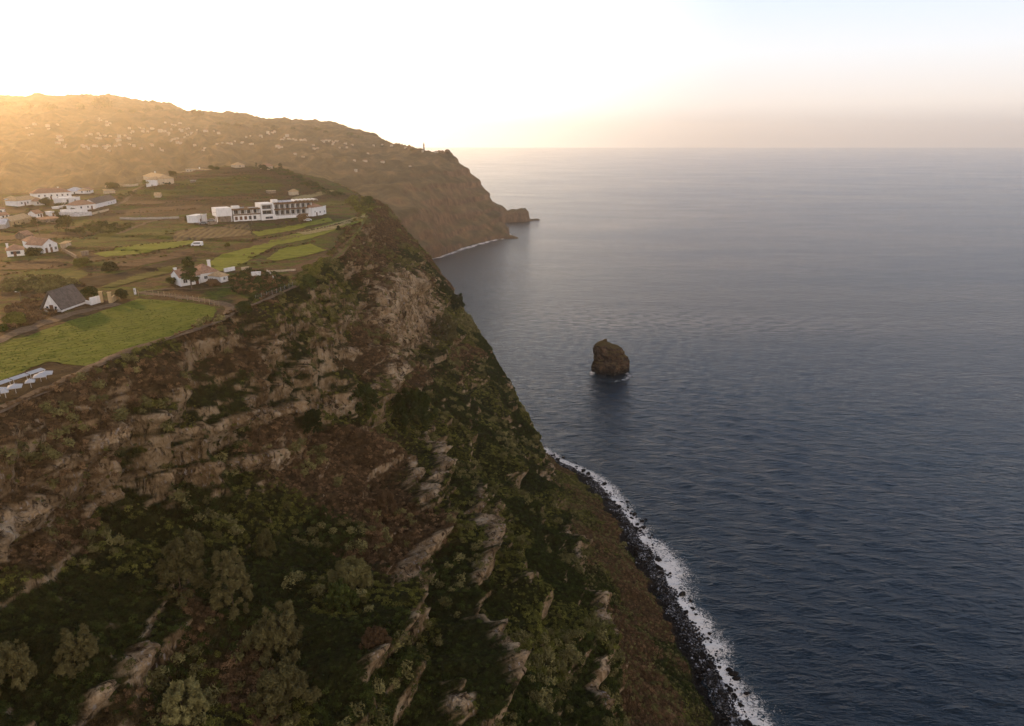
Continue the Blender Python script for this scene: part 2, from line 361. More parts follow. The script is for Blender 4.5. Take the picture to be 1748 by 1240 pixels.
# hand-placed scarps seen in the photograph: (pixel polyline, height guess, size)
def scarp(pts, z, size, width=9, drop=2.0):
    """a lip that stands proud along the line, breaking off sharply on its seaward side"""
    P = np.array([onz(px, py, z if np.isscalar(z) else z[i]) for i, (px, py) in enumerate(pts)])
    out = np.zeros_like(X)
    for i in range(len(P)-1):
        a, b = P[i], P[i+1]; L = b-a; t = np.clip(((X-a[0])*L[0]+(Y-a[1])*L[1]+(Z-a[2])*L[2])/(L@L), 0, 1)
        q = a+t[..., None]*L; dd = Bn-q; side = dd[..., 2]                      # above (+) or below (-) the lip
        perp = np.linalg.norm(dd, axis=-1)
        e = np.where(side > 0, np.exp(-(perp/width)**2), np.exp(-(perp/drop)**2))*(.75+.5*noise3(xyz(X*.12, Y*.12, Z*.12)))
        out = np.maximum(out, e*size)
    return out
SC = [([(100,785),(150,740),(235,712),(300,720)],114,2.2),([(300,800),(400,790),(470,770),(515,765),(535,700)],108,4.5,11,2),([(300,745),(400,712),(470,705),(530,690)],118,3,6,1.5),
      ([(160,880),(250,850),(330,800)],108,2.2),([(0,905),(60,870),(90,850)],114,3),([(170,1185),(230,1130),(300,1080),(330,1030)],103,3.8,10,2),
      ([(570,1170),(640,1090),(700,1010),(735,930),(735,880)],84,5,10,2.2),([(520,1190),(600,1110),(660,1010)],86,2.5),
      ([(700,1060),(735,980),(745,900)],82,3,6,1.5),([(735,860),(745,800),(750,745)],78,3.5,6,2),([(790,820),(792,900),(788,1000),(800,1100),(805,1240)],76,4,9,2.5),
      ([(700,780),(712,830),(715,860)],82,3,7,2),([(560,700),(620,690),(655,640),(640,600)],102,3,8,2),([(840,850),(850,900),(845,960)],66,2.4,6,2),
      ([(950,930),(965,1000),(985,1080),(1005,1160),(1020,1240)],50,3,7,2),([(930,800),(950,880),(975,960)],42,2.5,6,2)]
sc = np.zeros_like(X)
for a in SC: sc = np.maximum(sc, scarp(*a))
SPINES = [([(748,735),(742,800),(726,860)],5),([(790,800),(795,950),(790,1080),(810,1240)],7),([(737,885),(725,960),(700,1030),(640,1110),(570,1175)],6),([(660,480),(650,560),(655,640),(640,700)],6),
 ([(560,520),(570,600),(600,660)],4.5),([(840,700),(870,820),(900,900),(950,1000)],5),([(935,860),(970,1000),(1005,1120),(1035,1240)],6),([(860,900),(880,1000),(920,1120),(960,1240)],5.5),([(705,420),(725,520),(748,590),(800,700)],5),
 ([(620,400),(612,480),(600,540)],4),([(440,560),(425,640),(400,720)],4),([(530,560),(530,650),(520,740)],4.5),([(300,620),(280,700),(240,780)],3.5),([(160,690),(140,780),(90,880)],3.5),([(690,1000),(690,1100),(660,1240)],5)]
sp_ = np.zeros_like(X); tloc = np.maximum(Y*cP-(Z-CAMZ)*sP, 20)/F
wob = 14*noise3(xyz(X*.05, Y*.05, Z*.05))+7*noise3(xyz(X*.16, Y*.16, Z*.16))
for pts_, amp in SPINES:
    q = np.array(pts_, float); yy_ = np.clip(SPY, q[:, 1].min()-60, q[:, 1].max()+60); xl = np.interp(SPY, q[:, 1], q[:, 0]); dx_ = (SPX-xl+wob)*tloc
    env = smooth(q[0, 1]-50, q[0, 1]+30, SPY)*smooth(q[-1, 1]+50, q[-1, 1]-20, SPY)
    prof = np.where(dx_ < 0, np.clip(1+dx_/11, 0, 1)**1.3, np.clip(1-dx_/4.5, 0, 1)**.8)
    sp_ = np.maximum(sp_, amp*prof*env)
d = d+sp_*front-1.2*smooth(0, 1.5, TV)+talus*(2.6*(1-2.2*np.abs(noise3(xyz(X*.02, Y*.07, 0*X))))+1.2*noise3(xyz(X*.1, Y*.16, 0*X)))
rib = 1-2.2*np.abs(noise3(xyz(X*.22, Y*.22, Z*.05)))+.6*(1-2.2*np.abs(noise3(xyz(X*.5, Y*.5, Z*.13))))
strata = noise3(xyz(X*.05, Y*.05, Z*.75+warp*.3))+.6*np.sign(noise3(xyz(X*.15, Y*.15, Z*.4)))*.5
d = d-2.2*smooth(0, 1.5, TV)+smooth(.3, .7, rb)*(1.0*rib+.7*strata)+.35*rib
d = np.where(TV > 5, d*(1-.6*talus), d)
d = (d+sc*.8+1.3*smooth(.3, .85, rb+.2*noise3(Bn*.25)))*fade*sil + sil*0
C = Bn + nh*d[..., None]
# boulder beach: keep flat-ish
nf = grid_normals(C); nf *= np.sign(nf[..., 2:3].mean())
steep = 1-nf[..., 2]
X, Y, Z = C[..., 0], C[..., 1], C[..., 2]
rk = smooth(.58, .86, steep + .22*noise3(xyz(X*.07, Y*.07, Z*.12)) + .14*noise3(xyz(X*.4, Y*.4, Z*.4)) + .05*smooth(0, 3, sc))*(1-.7*talus)
bright = smooth(.55, .9, steep+.25*noise3(xyz(X*.05+3, Y*.05, Z*.08)))*rk
face = np.exp(-((X+50)/11)**2-((Y-325)/42)**2-((Z-95)/22)**2)           # the bare columnar face under the rim
rk = np.clip(np.maximum(rk*.8, smooth(.48, .70, rb+.22*noise3(xyz(X*.33, Y*.33, Z*.2))+.2*noise3(xyz(X*.9, Y*.9, Z*.6))))+face*smooth(-.35, .25, noise3(xyz(X*.08, Y*.16, Z*.05)))*1.1, 0, 1)
brown = np.clip(smooth(-.05, .3, noise3(xyz(X*.022+1, Y*.022+8, Z*.03))+.25*noise3(xyz(X*.11, Y*.11, Z*.11))) , 0, 1)
def blob(px, py, z, r, ry=None):
    p = onz(px, py, z); return np.exp(-((X-p[0])/r)**2-((Y-p[1])/(ry or r))**2-((Z-z)/r)**2)
bp = blob(610, 770, 88, 11, 15)+blob(700, 920, 82, 8, 10)+blob(600, 480, 118, 16, 40)+blob(590, 430, 122, 16, 40)+blob(250, 640, 122, 16, 20)+.8*blob(740, 640, 80, 10, 16)
gn = blob(450, 950, 92, 14, 14)+blob(450, 830, 100, 9, 16)+blob(580, 640, 108, 9, 18)+blob(160, 1000, 108, 12, 10)
tal = smooth(4.6, 5.2, TV)*smooth(0, 8, Z)
brown = np.clip(brown+1.3*ellipses(SPX, SPY, BROWNS)-1.3*ellipses(SPX, SPY, GREENS)+(.62+1.3*noise3(xyz(X*.045, Y*.06, 0*X)))*tal-.45*smooth(2.6, 3.2, TV)*(1-tal), 0, 1)
beach = smooth(4.4, 2.8, Z+1.2*noise3(xyz(X*.15, Y*.15, 0*X)))
mc = N('cliff_rock_and_scrub')
p = mc.pos(); n1 = mc.noise(.16, mc.pos((1, 1, .55)), 6, .7, .6); n2 = mc.noise(1.3, mc.pos((1, 1, .5)), 4, .7)
vo = mc.n('ShaderNodeTexVoronoi', feature='DISTANCE_TO_EDGE'); mc.l(mc.pos((.55, .55, .22)), vo.inputs['Vector']); vo.inputs['Scale'].default_value = 1.0
crack = mc.ramp(mc.noise(.55, mc.pos((1, 1, .35)), 5, .75, 1.2), [(.36, 0), (.46, 1)])
rock = mc.ramp(n1, [(.30, (.06, .037, .018)), (.42, (.21, .135, .07)), (.54, (.43, .30, .175)), (.70, (.64, .50, .34))])
rock = mc.mix(mc.math('MULTIPLY', mc.ramp(n2, [(.56, 0), (.68, 1)]), .6), rock, (.50, .47, .46))
rock = mc.mix(mc.math('SUBTRACT', 1, crack), rock, (.05, .032, .02))
veg = mc.ramp(mc.noise(.5, p, 5, .7), [(.3, (.010, .011, .004)), (.7, (.045, .048, .014))])  # ground darkened as the shade in the gaps between clumps
vegb = mc.ramp(mc.noise(.5, p, 5, .7), [(.3, (.028, .016, .008)), (.7, (.13, .08, .038))])
gr = mc.mix(mc.attr('brown'), veg, vegb)
cc = mc.mix(mc.attr('rock'), gr, rock)
peb = mc.ramp(mc.noise(1.1, p, 5, .8), [(.35, (.006, .005, .005)), (.55, (.018, .015, .014)), (.66, (.07, .066, .068)), (.8, (.20, .2, .215))])
mc.col(mc.mix(mc.attr('beach'), cc, peb))
hh = mc.math('ADD', mc.math('MULTIPLY', n2, .8), mc.math('MULTIPLY', mc.math('ADD', n1, mc.math('MULTIPLY', crack, .35)), 1.3)); mc.bump(hh, 1.0, 1.8)
cm = np_mesh('cliff', C, grid_faces(*C.shape[:2]), [mc.m]); fattr(cm, 'rock', rk); fattr(cm, 'brown', brown); fattr(cm, 'beach', beach)
tag(link('cliff', cm), kind='structure')
CL = dict(C=C, n=nf, rk=rk, brown=brown, beach=beach, steep=steep, tal=tal)

# ------------------------------------------------------------------ far headland : rows B M N P R K
FN = [
 [(-120,1640,-4),(-130,1620,50),(-150,1600,90),(-170,1580,120),(-190,1560,140),(-200,1650,120)],
 [(-72,1570,-4),(-88,1545,45),(-105,1520,90),(-118,1500,120),(-150,1490,148),(-170,1560,130)],
 [(-38,1520,-4),(-50,1470,28),(-66,1440,80),(-98,1438,116),(-127,1452,147),(-150,1500,140)],
 [(-12,1400,-4),(-28,1392,34),(-58,1412,78),(-90,1425,112),(-122,1450,147),(-150,1500,142)],
 [(-4,1330,-4),(-40,1352,32),(-80,1378,80),(-105,1410,118),(-135,1450,149),(-165,1510,142)],
 [(-38,1275,-4),(-70,1295,36),(-105,1325,86),(-130,1375,126),(-160,1460,153),(-190,1530,145)],
 [(-78,1190,-4),(-105,1225,40),(-140,1270,92),(-170,1370,130),(-212,1500,163),(-235,1580,150)],
 [(-122,1080,-4),(-150,1120,44),(-200,1200,98),(-280,1400,140),(-385,1900,190),(-420,2050,170)],
 [(-190,960,-4),(-250,1030,50),(-340,1180,104),(-460,1600,152),(-560,2150,212),(-620,2400,190)],
 [(-330,860,-4),(-420,980,52),(-560,1200,108),(-760,1750,165),(-947,2500,239),(-1000,2800,210)],
 [(-560,800,0),(-660,980,56),(-800,1300,112),(-1010,1900,180),(-1270,2700,280),(-1350,3000,250)],
 [(-900,770,10),(-1000,1000,62),(-1120,1400,120),(-1330,2000,198),(-1607,2900,322),(-1700,3250,280)],
 [(-1300,740,20),(-1400,1020,72),(-1520,1450,130),(-1740,2100,205),(-2060,3000,322),(-2200,3400,280)],
 [(-2300,700,20),(-2400,1020,80),(-2500,1500,140),(-2700,2200,215),(-3000,3200,335),(-3100,3600,300)],
]
FN = np.array(FN, float)
tu = resample(FN, 7.0); A = catmull(FN, tu); tv = resample(np.swapaxes(FN, 0, 1)[:, 2:8], 5.0); Bf = np.swapaxes(catmull(np.swapaxes(A, 0, 1), tv), 0, 1)
nbf = grid_normals(Bf); nbf *= np.sign(nbf[..., 2:3].mean()); X, Y, Z = Bf[..., 0], Bf[..., 1], Bf[..., 2]
TV = np.broadcast_to(tv[None, :], X.shape); TU = np.broadcast_to(tu[:, None], X.shape)
fd = smooth(0, .4, TV); far = smooth(6, 9, TU)
rav = 1-2*np.abs(noise3(xyz(X*.006, Y*.004, Z*.002)))
rav2 = 1-2*np.abs(noise3(xyz(X*.022+3, Y*.016, Z*.006)))
dd = rav*(9+16*far)*smooth(4.6, 3.2, TV)+rav2*(6+7*far)*smooth(4.4, 3, TV)+2.5*fbm(xyz(X*.04, Y*.04, Z*.04), 4)*(1+far)
dd += 5*smooth(.0, .3, ((Z+8*noise3(xyz(X*.01, Y*.01, Z*.01)))/22) % 1)*(1-((Z+8*noise3(xyz(X*.01, Y*.01, Z*.01)))/22) % 1)
dd -= 8*(1-far)+3*far
Cf = Bf + nbf*(dd*fd)[..., None]
# small crags and tree clumps on the skyline
Cf[..., 2] += smooth(3.6, 4, TV)*smooth(4.5, 4.1, TV)*(np.clip(noise3(xyz(X*.012, Y*.012, 0*X)), 0, 1)*22*far+7*np.abs(noise3(xyz(X*.05, Y*.05, 0*X)))+2)
mf = N('far_hillside'); fp = mf.pos()
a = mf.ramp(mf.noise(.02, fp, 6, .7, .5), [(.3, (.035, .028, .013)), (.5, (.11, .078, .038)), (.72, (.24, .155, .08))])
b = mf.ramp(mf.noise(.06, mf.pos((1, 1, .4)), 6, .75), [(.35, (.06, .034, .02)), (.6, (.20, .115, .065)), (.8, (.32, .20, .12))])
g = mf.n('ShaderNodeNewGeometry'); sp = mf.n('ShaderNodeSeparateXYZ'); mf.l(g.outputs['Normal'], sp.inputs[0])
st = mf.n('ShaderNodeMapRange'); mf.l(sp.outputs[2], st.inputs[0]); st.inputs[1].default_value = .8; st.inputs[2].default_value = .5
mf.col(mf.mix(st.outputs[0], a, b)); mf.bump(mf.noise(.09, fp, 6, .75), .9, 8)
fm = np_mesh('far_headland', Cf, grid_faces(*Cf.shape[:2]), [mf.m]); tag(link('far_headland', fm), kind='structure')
# the low flat-topped islet and its reef, and the rocky spit nearer by
def ridge_mesh(name, line, heights, half, mat, res=1.6, step=5.0, rag=1.0):
    line = np.array(line, float); t = resample(np.concatenate([line, np.zeros((len(line), 1))], 1)[:, None, :], step)
    L = catmull(line, t); H = np.interp(t, np.arange(len(line)), heights); Wd = np.interp(t, np.arange(len(line)), half)
    dv = np.gradient(L, axis=0); nn = np.stack([-dv[:, 1], dv[:, 0]], 1); nn /= np.linalg.norm(nn, axis=1)[:, None]
    s = np.linspace(-1, 1, 41); prof = np.clip(1-np.abs(s)**3.2, 0, 1)**.8
    Q = np.zeros((len(t), len(s), 3)); Q[..., :2] = L[:, None]+nn[:, None]*(s[None, :, None]*Wd[:, None, None])
    Q[..., 2] = -4+(H[:, None]+4)*prof[None]
    Q += (fbm(Q*.06, 4)[..., None]*np.array([.6, .6, 1])*4*rag)*prof[None, :, None]
    me = np_mesh(name, Q, grid_faces(*Q.shape[:2]), [mat]); return link(name, me)
ridge_mesh('islet', [(-95,1600),(-50,1585),(-10,1590),(20,1598),(34,1602),(40,1604)], [90,48,25,27,25,-3], [60,40,26,24,18,8], mf.m)
tag(bpy.data.objects['islet'], kind='structure')
ridge_mesh('reef', [(20,1600),(40,1606),(60,1616),(70,1620)], [4,3,2.5,-3], [18,10,6,3], mf.m, step=2.5, rag=.35); tag(bpy.data.objects['reef'], kind='structure')
ridge_mesh('spit', [(-70,1325),(-35,1322),(-10,1314),(8,1311),(20,1310)], [46,18,6,3,-3], [40,24,12,6,3], mf.m, step=2.5, rag=.4); tag(bpy.data.objects['spit'], kind='structure')
# ------------------------------------------------------------------ sea
SHORE = [tuple(r[6][:2]*.25+r[7][:2]*.75) for r in NET]
FSH = [(-38+2,1275),(-78,1190),(-122,1080),(-190,960)]
FSH = [(-12,1400),(-4,1330),(-38,1275),(-78,1190),(-122,1080),(-190,960)]
STK = onz(1042, 640, 0)
def growth(a, b, s, g, lim):
    r = [a]; d = s
    while (r[-1] < lim if b > 0 else r[-1] > lim): d *= g; r.append(r[-1]+b*d)
    return r
sx = np.concatenate([growth(-60, -1, 4, 1.22, -13500)[::-1][:-1], np.arange(-60, 150, 1.1), growth(150, 1, 2.5, 1.06, 13500)])
sy = np.concatenate([growth(90, -1, 4, 1.4, -2400)[::-1][:-1], np.arange(90, 440, 1.1), growth(440, 1, 2.5, 1.025, 13500)])
SX, SY = np.meshgrid(sx, sy, indexing='ij')
d1 = dist_line(SX, SY, SHORE); d2 = dist_line(SX, SY, FSH); ds = np.hypot(SX-STK[0], SY-STK[1])
wv = noise3(xyz(SX*.035, SY*.035, 0*SX)); wv2 = noise3(xyz(SX*.12+4, SY*.12, 0*SX))
wid = 14+10*wv+3*wv2+9*np.exp(-((SY-262)/14)**2)+7*smooth(200, 110, SY)-5*smooth(300, 370, SY)
f1 = np.clip(1-d1/np.maximum(wid, 3), 0, 1)*smooth(470, 400, SY)
f2 = np.clip(1-d2/(11+6*wv), 0, 1)*smooth(300, 800, SY)
sang = np.arctan2(SY-STK[1], SX-STK[0])
f3 = np.clip(1-np.abs(ds-15.0)/5, 0, 1)*(.42+.25*np.cos(sang*1.0+.2)+.7*np.exp(-((sang-2.7)/.5)**2)+.25*wv)
foam = np.clip(f1+f2+f3, 0, 1)
near_ = smooth(700, 250, np.hypot(SX-60, SY-230))
swell = (.25*np.sin((SX*.55+SY*.95)*.42+2.2*wv)+.35*wv2)*near_
ms = N('sea_water')
c, s_ = math.cos(.35), math.sin(.35)
pa = ms.pos((.30, 1.0, 1), -.22); pb = ms.pos((.38, 1, 1), .42)
w1 = ms.noise(.21, pa, 3, .6, .4); w2 = ms.noise(.42, pb, 3, .65); w3 = ms.noise(1.6, pa, 3, .7); sw = ms.noise(.035, ms.pos((.35, 1, 1), -.32), 2, .5, .3); sw2 = ms.noise(.045, ms.pos((.3, 1, 1), .85), 2, .5)
h = ms.math('ADD', ms.math('ADD', ms.math('MULTIPLY', w1, 2.6), ms.math('MULTIPLY', w2, 1.8)), ms.math('ADD', ms.math('MULTIPLY', w3, .5), ms.math('ADD', ms.math('MULTIPLY', sw, 1.3), ms.math('MULTIPLY', sw2, 1.6))))
at = ms.attr('foam')
fn = ms.noise(.8, ms.pos(), 5, .8, 1.4); fn2 = ms.noise(.12, ms.pos(), 4, .6, .8)
lace = ms.math('SUBTRACT', 1, ms.math('MULTIPLY', ms.math('ABSOLUTE', ms.math('SUBTRACT', ms.noise(.42, ms.pos(), 4, .6, 1.6), .5)), 9), True)
fsel = ms.math('ADD', ms.math('ADD', ms.math('MULTIPLY', at, .95), ms.math('MULTIPLY', lace, .3)), ms.math('ADD', ms.math('MULTIPLY', fn, 1.3), ms.math('MULTIPLY', fn2, .75)))

mrn = ms.n('ShaderNodeMapRange'); ms.l(fsel, mrn.inputs[0]); mrn.inputs[1].default_value = 1.66; mrn.inputs[2].default_value = 1.84
gate = ms.math('MULTIPLY', mrn.outputs[0], ms.math('MULTIPLY', at, 12, True))
# scattered whitecaps
wc = ms.noise(.30, ms.pos((.6, 1, 1), -.3), 3, .6, .5); wcm = ms.noise(.02, ms.pos(), 2, .5)
cap = ms.n('ShaderNodeMapRange'); ms.l(ms.math('ADD', wc, ms.math('MULTIPLY', wcm, .35)), cap.inputs[0]); cap.inputs[1].default_value = 1.005; cap.inputs[2].default_value = 1.03
fo = ms.math('MAXIMUM', gate, cap.outputs[0], True)
deep = ms.mix(ms.math('MULTIPLY', at, .6, True), (.0008, .009, .018), (.03, .06, .075))
ms.col(ms.mix(fo, deep, (.82, .75, .69)))
wind = ms.noise(.006, ms.pos((.35, 1, 1), -.4), 3, .6, .8)
ms.rough(ms.math('ADD', ms.math('MULTIPLY', wind, .30), ms.math('MULTIPLY', fo, .7)))
ms.b.inputs['Specular IOR Level'].default_value = .5; ms.b.inputs['IOR'].default_value = 1.333
ms.bump(ms.math('ADD', h, ms.math('MULTIPLY', fo, .8)), .66, 1.0)
sm = np_mesh('sea', xyz(SX, SY, swell+foam*.35*(.5+wv2)), grid_faces(len(sx), len(sy)), [ms.m]); fattr(sm, 'foam', foam)
tag(link('sea', sm), kind='structure')
# ------------------------------------------------------------------ haze : one closed box of air
hz = MB().box(-14500, 14500, -2600, 14500, -16, 430)
mh = bpy.data.materials.new('haze_air'); mh.use_nodes = True; t = mh.node_tree; t.nodes.clear()
o_ = t.nodes.new('ShaderNodeOutputMaterial'); pv = t.nodes.new('ShaderNodeVolumePrincipled')
pv.inputs['Color'].default_value = (.97, .91, .83, 1); pv.inputs['Density'].default_value = 0.00008; pv.inputs['Anisotropy'].default_value = .70
t.links.new(pv.outputs[0], o_.inputs['Volume'])
if not globals().get('NOHAZE'): tag(hz.build('haze', mh), kind='stuff')
# ------------------------------------------------------------------ leaf clumps
def leaf_mat(name, lo, hi, trans=.0):
    s = N(name); oi = s.n('ShaderNodeObjectInfo'); c = s.ramp(oi.outputs['Random'], [(0, lo), (.55, tuple((a+b)/2 for a, b in zip(lo, hi))), (1, hi)])
    n = s.noise(.45, None, 4, .75); c = s.mix(s.ramp(n, [(.35, 0), (.65, 1)]), s.mix(.6, c, (0, 0, 0), 'MIX') if False else c, tuple(v*.35 for v in hi))  # wide tone range and dark blotches put clump shading into the leaf colour
    s.col(c); s.rough(.75); return s.m
M_green = leaf_mat('green_scrub_leaves', (.022, .028, .006), (.27, .26, .06))
M_deep = leaf_mat('dark_evergreen_leaves', (.011, .017, .005), (.095, .115, .028))
M_brown = leaf_mat('dry_brown_scrub', (.045, .027, .013), (.33, .20, .105))
M_olive = leaf_mat('olive_feathery_leaves', (.07, .064, .02), (.32, .28, .11))
M_feather = leaf_mat('feathery_shrub_leaves', (.05, .046, .016), (.26, .22, .09))
M_field = leaf_mat('field_leaves', (.036, .066, .005), (.062, .095, .008))
M_bark = simple('bark', (.10, .07, .05), .3, 3)
def leaf_cloud(rng, lumps, n, size, elong=1.0, flat=1.0, surf=.55, up=.0, hang=0):
    """n small quads near the surface of a union of lumps (x,y,z,rx,ry,rz)"""
    L = np.array(lumps, float); w = (L[:, 3]*L[:, 4]*L[:, 5])**(2/3.); k = rng.choice(len(L), n, p=w/w.sum())
    dvec = rng.normal(size=(n, 3)); dvec[:, 2] = np.where(rng.random(n) < .7, np.abs(dvec[:, 2]), dvec[:, 2]); dvec /= np.linalg.norm(dvec, axis=1)[:, None]
    r = surf+(1-surf)*rng.random(n)**.5*1.08
    c = L[k, :3]+dvec*r[:, None]*L[k, 3:]
    nrm = dvec+rng.normal(size=(n, 3))*.75; nrm[:, 2] += up; nrm /= np.linalg.norm(nrm, axis=1)[:, None]
    a = np.cross(nrm, rng.normal(size=(n, 3))); a /= np.linalg.norm(a, axis=1)[:, None]; b = np.cross(nrm, a)
    s = size*(.6+.8*rng.random(n))[:, None]
    V = np.stack([c-a*s*elong-b*s*.35, c-b*s*.55+a*s*.1, c+a*s*elong+b*s*.1, c+b*s*.6], 1)
    return V.reshape(-1, 3), np.arange(4*n).reshape(-1, 4)
def bush_mesh(seed, mat, n=90, size=.17, elong=1.0, tall=.8, name='clump'):
    r = np.random.default_rng(seed); lumps = [(0, 0, .25*tall, .8, .8, .75*tall)]
    for i in range(6):
        a = r.random()*6.28; q = .35+.35*r.random(); lumps.append((q*math.cos(a), q*math.sin(a), (.25+.5*r.random())*tall, .42, .42, .42*tall))
    V, Fq = leaf_cloud(r, lumps, n, size, elong); return np_mesh(name, V, Fq, [mat], False)
HID = bpy.data.collections.new('clump_sources')
def variants(tagname, mat, k=4, **kw):
    c = bpy.data.collections.new(tagname+'_sources')
    for i in range(k):
        o = bpy.data.objects.new(f'{tagname}_{i}', bush_mesh(i*7+hash(len(tagname)) % 91, mat, **kw)); c.objects.link(o)
    return c
def scatter(name, pts, nrm, scl, coll, lean=.5, kind='stuff'):
    n = len(pts); me = bpy.data.meshes.new(name); me.vertices.add(n); me.vertices.foreach_set('co', np.asarray(pts, np.float32).ravel())
    r = np.random.default_rng(n)
    fattr(me, 'scl', scl)
    nn = np.asarray(nrm, float)*lean+np.array([0, 0, 1-lean]); nn /= np.linalg.norm(nn, axis=1)[:, None]
    # euler: tilt z to nn then spin
    at = me.attributes.new('rot', 'FLOAT_VECTOR', 'POINT')
    th = np.arccos(np.clip(nn[:, 2], -1, 1)); ph = np.arctan2(nn[:, 1], nn[:, 0])
    sp = r.random(n)*6.28
    # XYZ euler with z-spin first applied: R = Rz(ph) Ry(th) Rz(sp)
    cz, sz, cy, sy_, cs, ss = np.cos(ph), np.sin(ph), np.cos(th), np.sin(th), np.cos(sp), np.sin(sp)
    R00 = cz*cy*cs-sz*ss; R10 = sz*cy*cs+cz*ss; R20 = -sy_*cs; R21 = sy_*ss; R22 = cy
    ex = np.arctan2(R21, R22); ey = np.arcsin(np.clip(-R20, -1, 1)); ez = np.arctan2(R10, R00)
    at.data.foreach_set('vector', np.stack([ex, ey, ez], 1).astype(np.float32).ravel())
    o = link(name, me); tag(o, kind=kind)
    g = bpy.data.node_groups.new(name+'_nodes', 'GeometryNodeTree')
    g.interface.new_socket('Geometry', in_out='INPUT', socket_type='NodeSocketGeometry'); g.interface.new_socket('Geometry', in_out='OUTPUT', socket_type='NodeSocketGeometry')
    gi = g.nodes.new('NodeGroupInput'); go = g.nodes.new('NodeGroupOutput'); ip = g.nodes.new('GeometryNodeInstanceOnPoints'); ci = g.nodes.new('GeometryNodeCollectionInfo')
    ci.inputs['Collection'].default_value = coll; ci.inputs['Separate Children'].default_value = True; ci.inputs['Reset Children'].default_value = True
    a1 = g.nodes.new('GeometryNodeInputNamedAttribute'); a1.data_type = 'FLOAT'; a1.inputs[0].default_value = 'scl'
    a2 = g.nodes.new('GeometryNodeInputNamedAttribute'); a2.data_type = 'FLOAT_VECTOR'; a2.inputs[0].default_value = 'rot'
    g.links.new(gi.outputs[0], ip.inputs['Points']); g.links.new(ci.outputs[0], ip.inputs['Instance']); ip.inputs['Pick Instance'].default_value = True
    g.links.new(a2.outputs[0], ip.inputs['Rotation']); g.links.new(a1.outputs[0], ip.inputs['Scale']); g.links.new(ip.outputs[0], go.inputs[0])
    md = o.modifiers.new('scatter', 'NODES'); md.node_group = g
    return o
V_green = variants('green_clump', M_green, 4, n=110, size=.16)
V_deep = variants('dark_clump', M_deep, 4, n=120, size=.15, tall=1.0)
V_brown = variants('brown_clump', M_brown, 4, n=80, size=.17, elong=1.7)
V_olive = variants('olive_clump', M_olive, 4, n=110, size=.15, elong=1.6, tall=1.3)

# ------------------------------------------------------------------ scrub on the cliff
C_, n_, rk_, br_, be_, st_ = CL['C'], CL['n'], CL['rk'], CL['brown'], CL['beach'], CL['steep']
Pf = C_.reshape(-1, 3); Nf = n_.reshape(-1, 3)
f_ = Pf[:, 1]*cP-(Pf[:, 2]-CAMZ)*sP; u_ = Pf[:, 1]*sP+(Pf[:, 2]-CAMZ)*cP
px_ = PW/2+F*Pf[:, 0]/np.maximum(f_, 1); py_ = PH/2-F*u_/np.maximum(f_, 1)
vis = (f_ > 20) & (px_ > -260) & (px_ < 1800) & (py_ < 1500)
rv = RNG.random(len(Pf)); rocky = rk_.ravel(); brn = br_.ravel(); bea = be_.ravel(); tl = CL['tal'].ravel()
dens = (1-rocky)**1.5*(bea < .25)*vis
patch = noise3(Pf*np.array([.05, .05, .06]))+.5*noise3(Pf*.2)
sz = np.clip(.5+.5*patch+.5*RNG.random(len(Pf))**2, .35, 2.1)
prob = dens*.62*np.clip(.34/np.maximum(sz, .5)**1.3, 0, .6)
take = rv < prob
isb = RNG.random(len(Pf)) < smooth(.25, .75, brn)
dk = (noise3(Pf*.035+11) > .05)
dist = f_
def sub(m): return Pf[m]-Nf[m]*.15, Nf[m], sz[m]
for nm, m, cl, lean in (('green_scrub', take & ~isb & ~dk, V_green, .45), ('dark_scrub', take & ~isb & dk, V_deep, .4), ('brown_scrub', take & isb, V_brown, .4)):
    a, b, c_s = sub(m); scatter(nm, a, b, c_s, cl, lean); print(nm, len(a))
# sparse tufts on the bare rock
m = (RNG.random(len(Pf)) < .05*rocky*vis*(bea < .3)); a, b, c_s = sub(m); scatter('rock_tufts', a, b, c_s*.6, V_green, .5); print('tufts', len(a))
m = (RNG.random(len(Pf)) < .04*vis*(1-rocky)*(bea < .2)*np.where(tl > .5, 2.5, (patch > .1))); a, b, c_s = sub(m); scatter('olive_scrub', a, b, c_s*np.where(tl[m] > .5, .9, 1.5), V_olive, .3); print('olive', len(a))
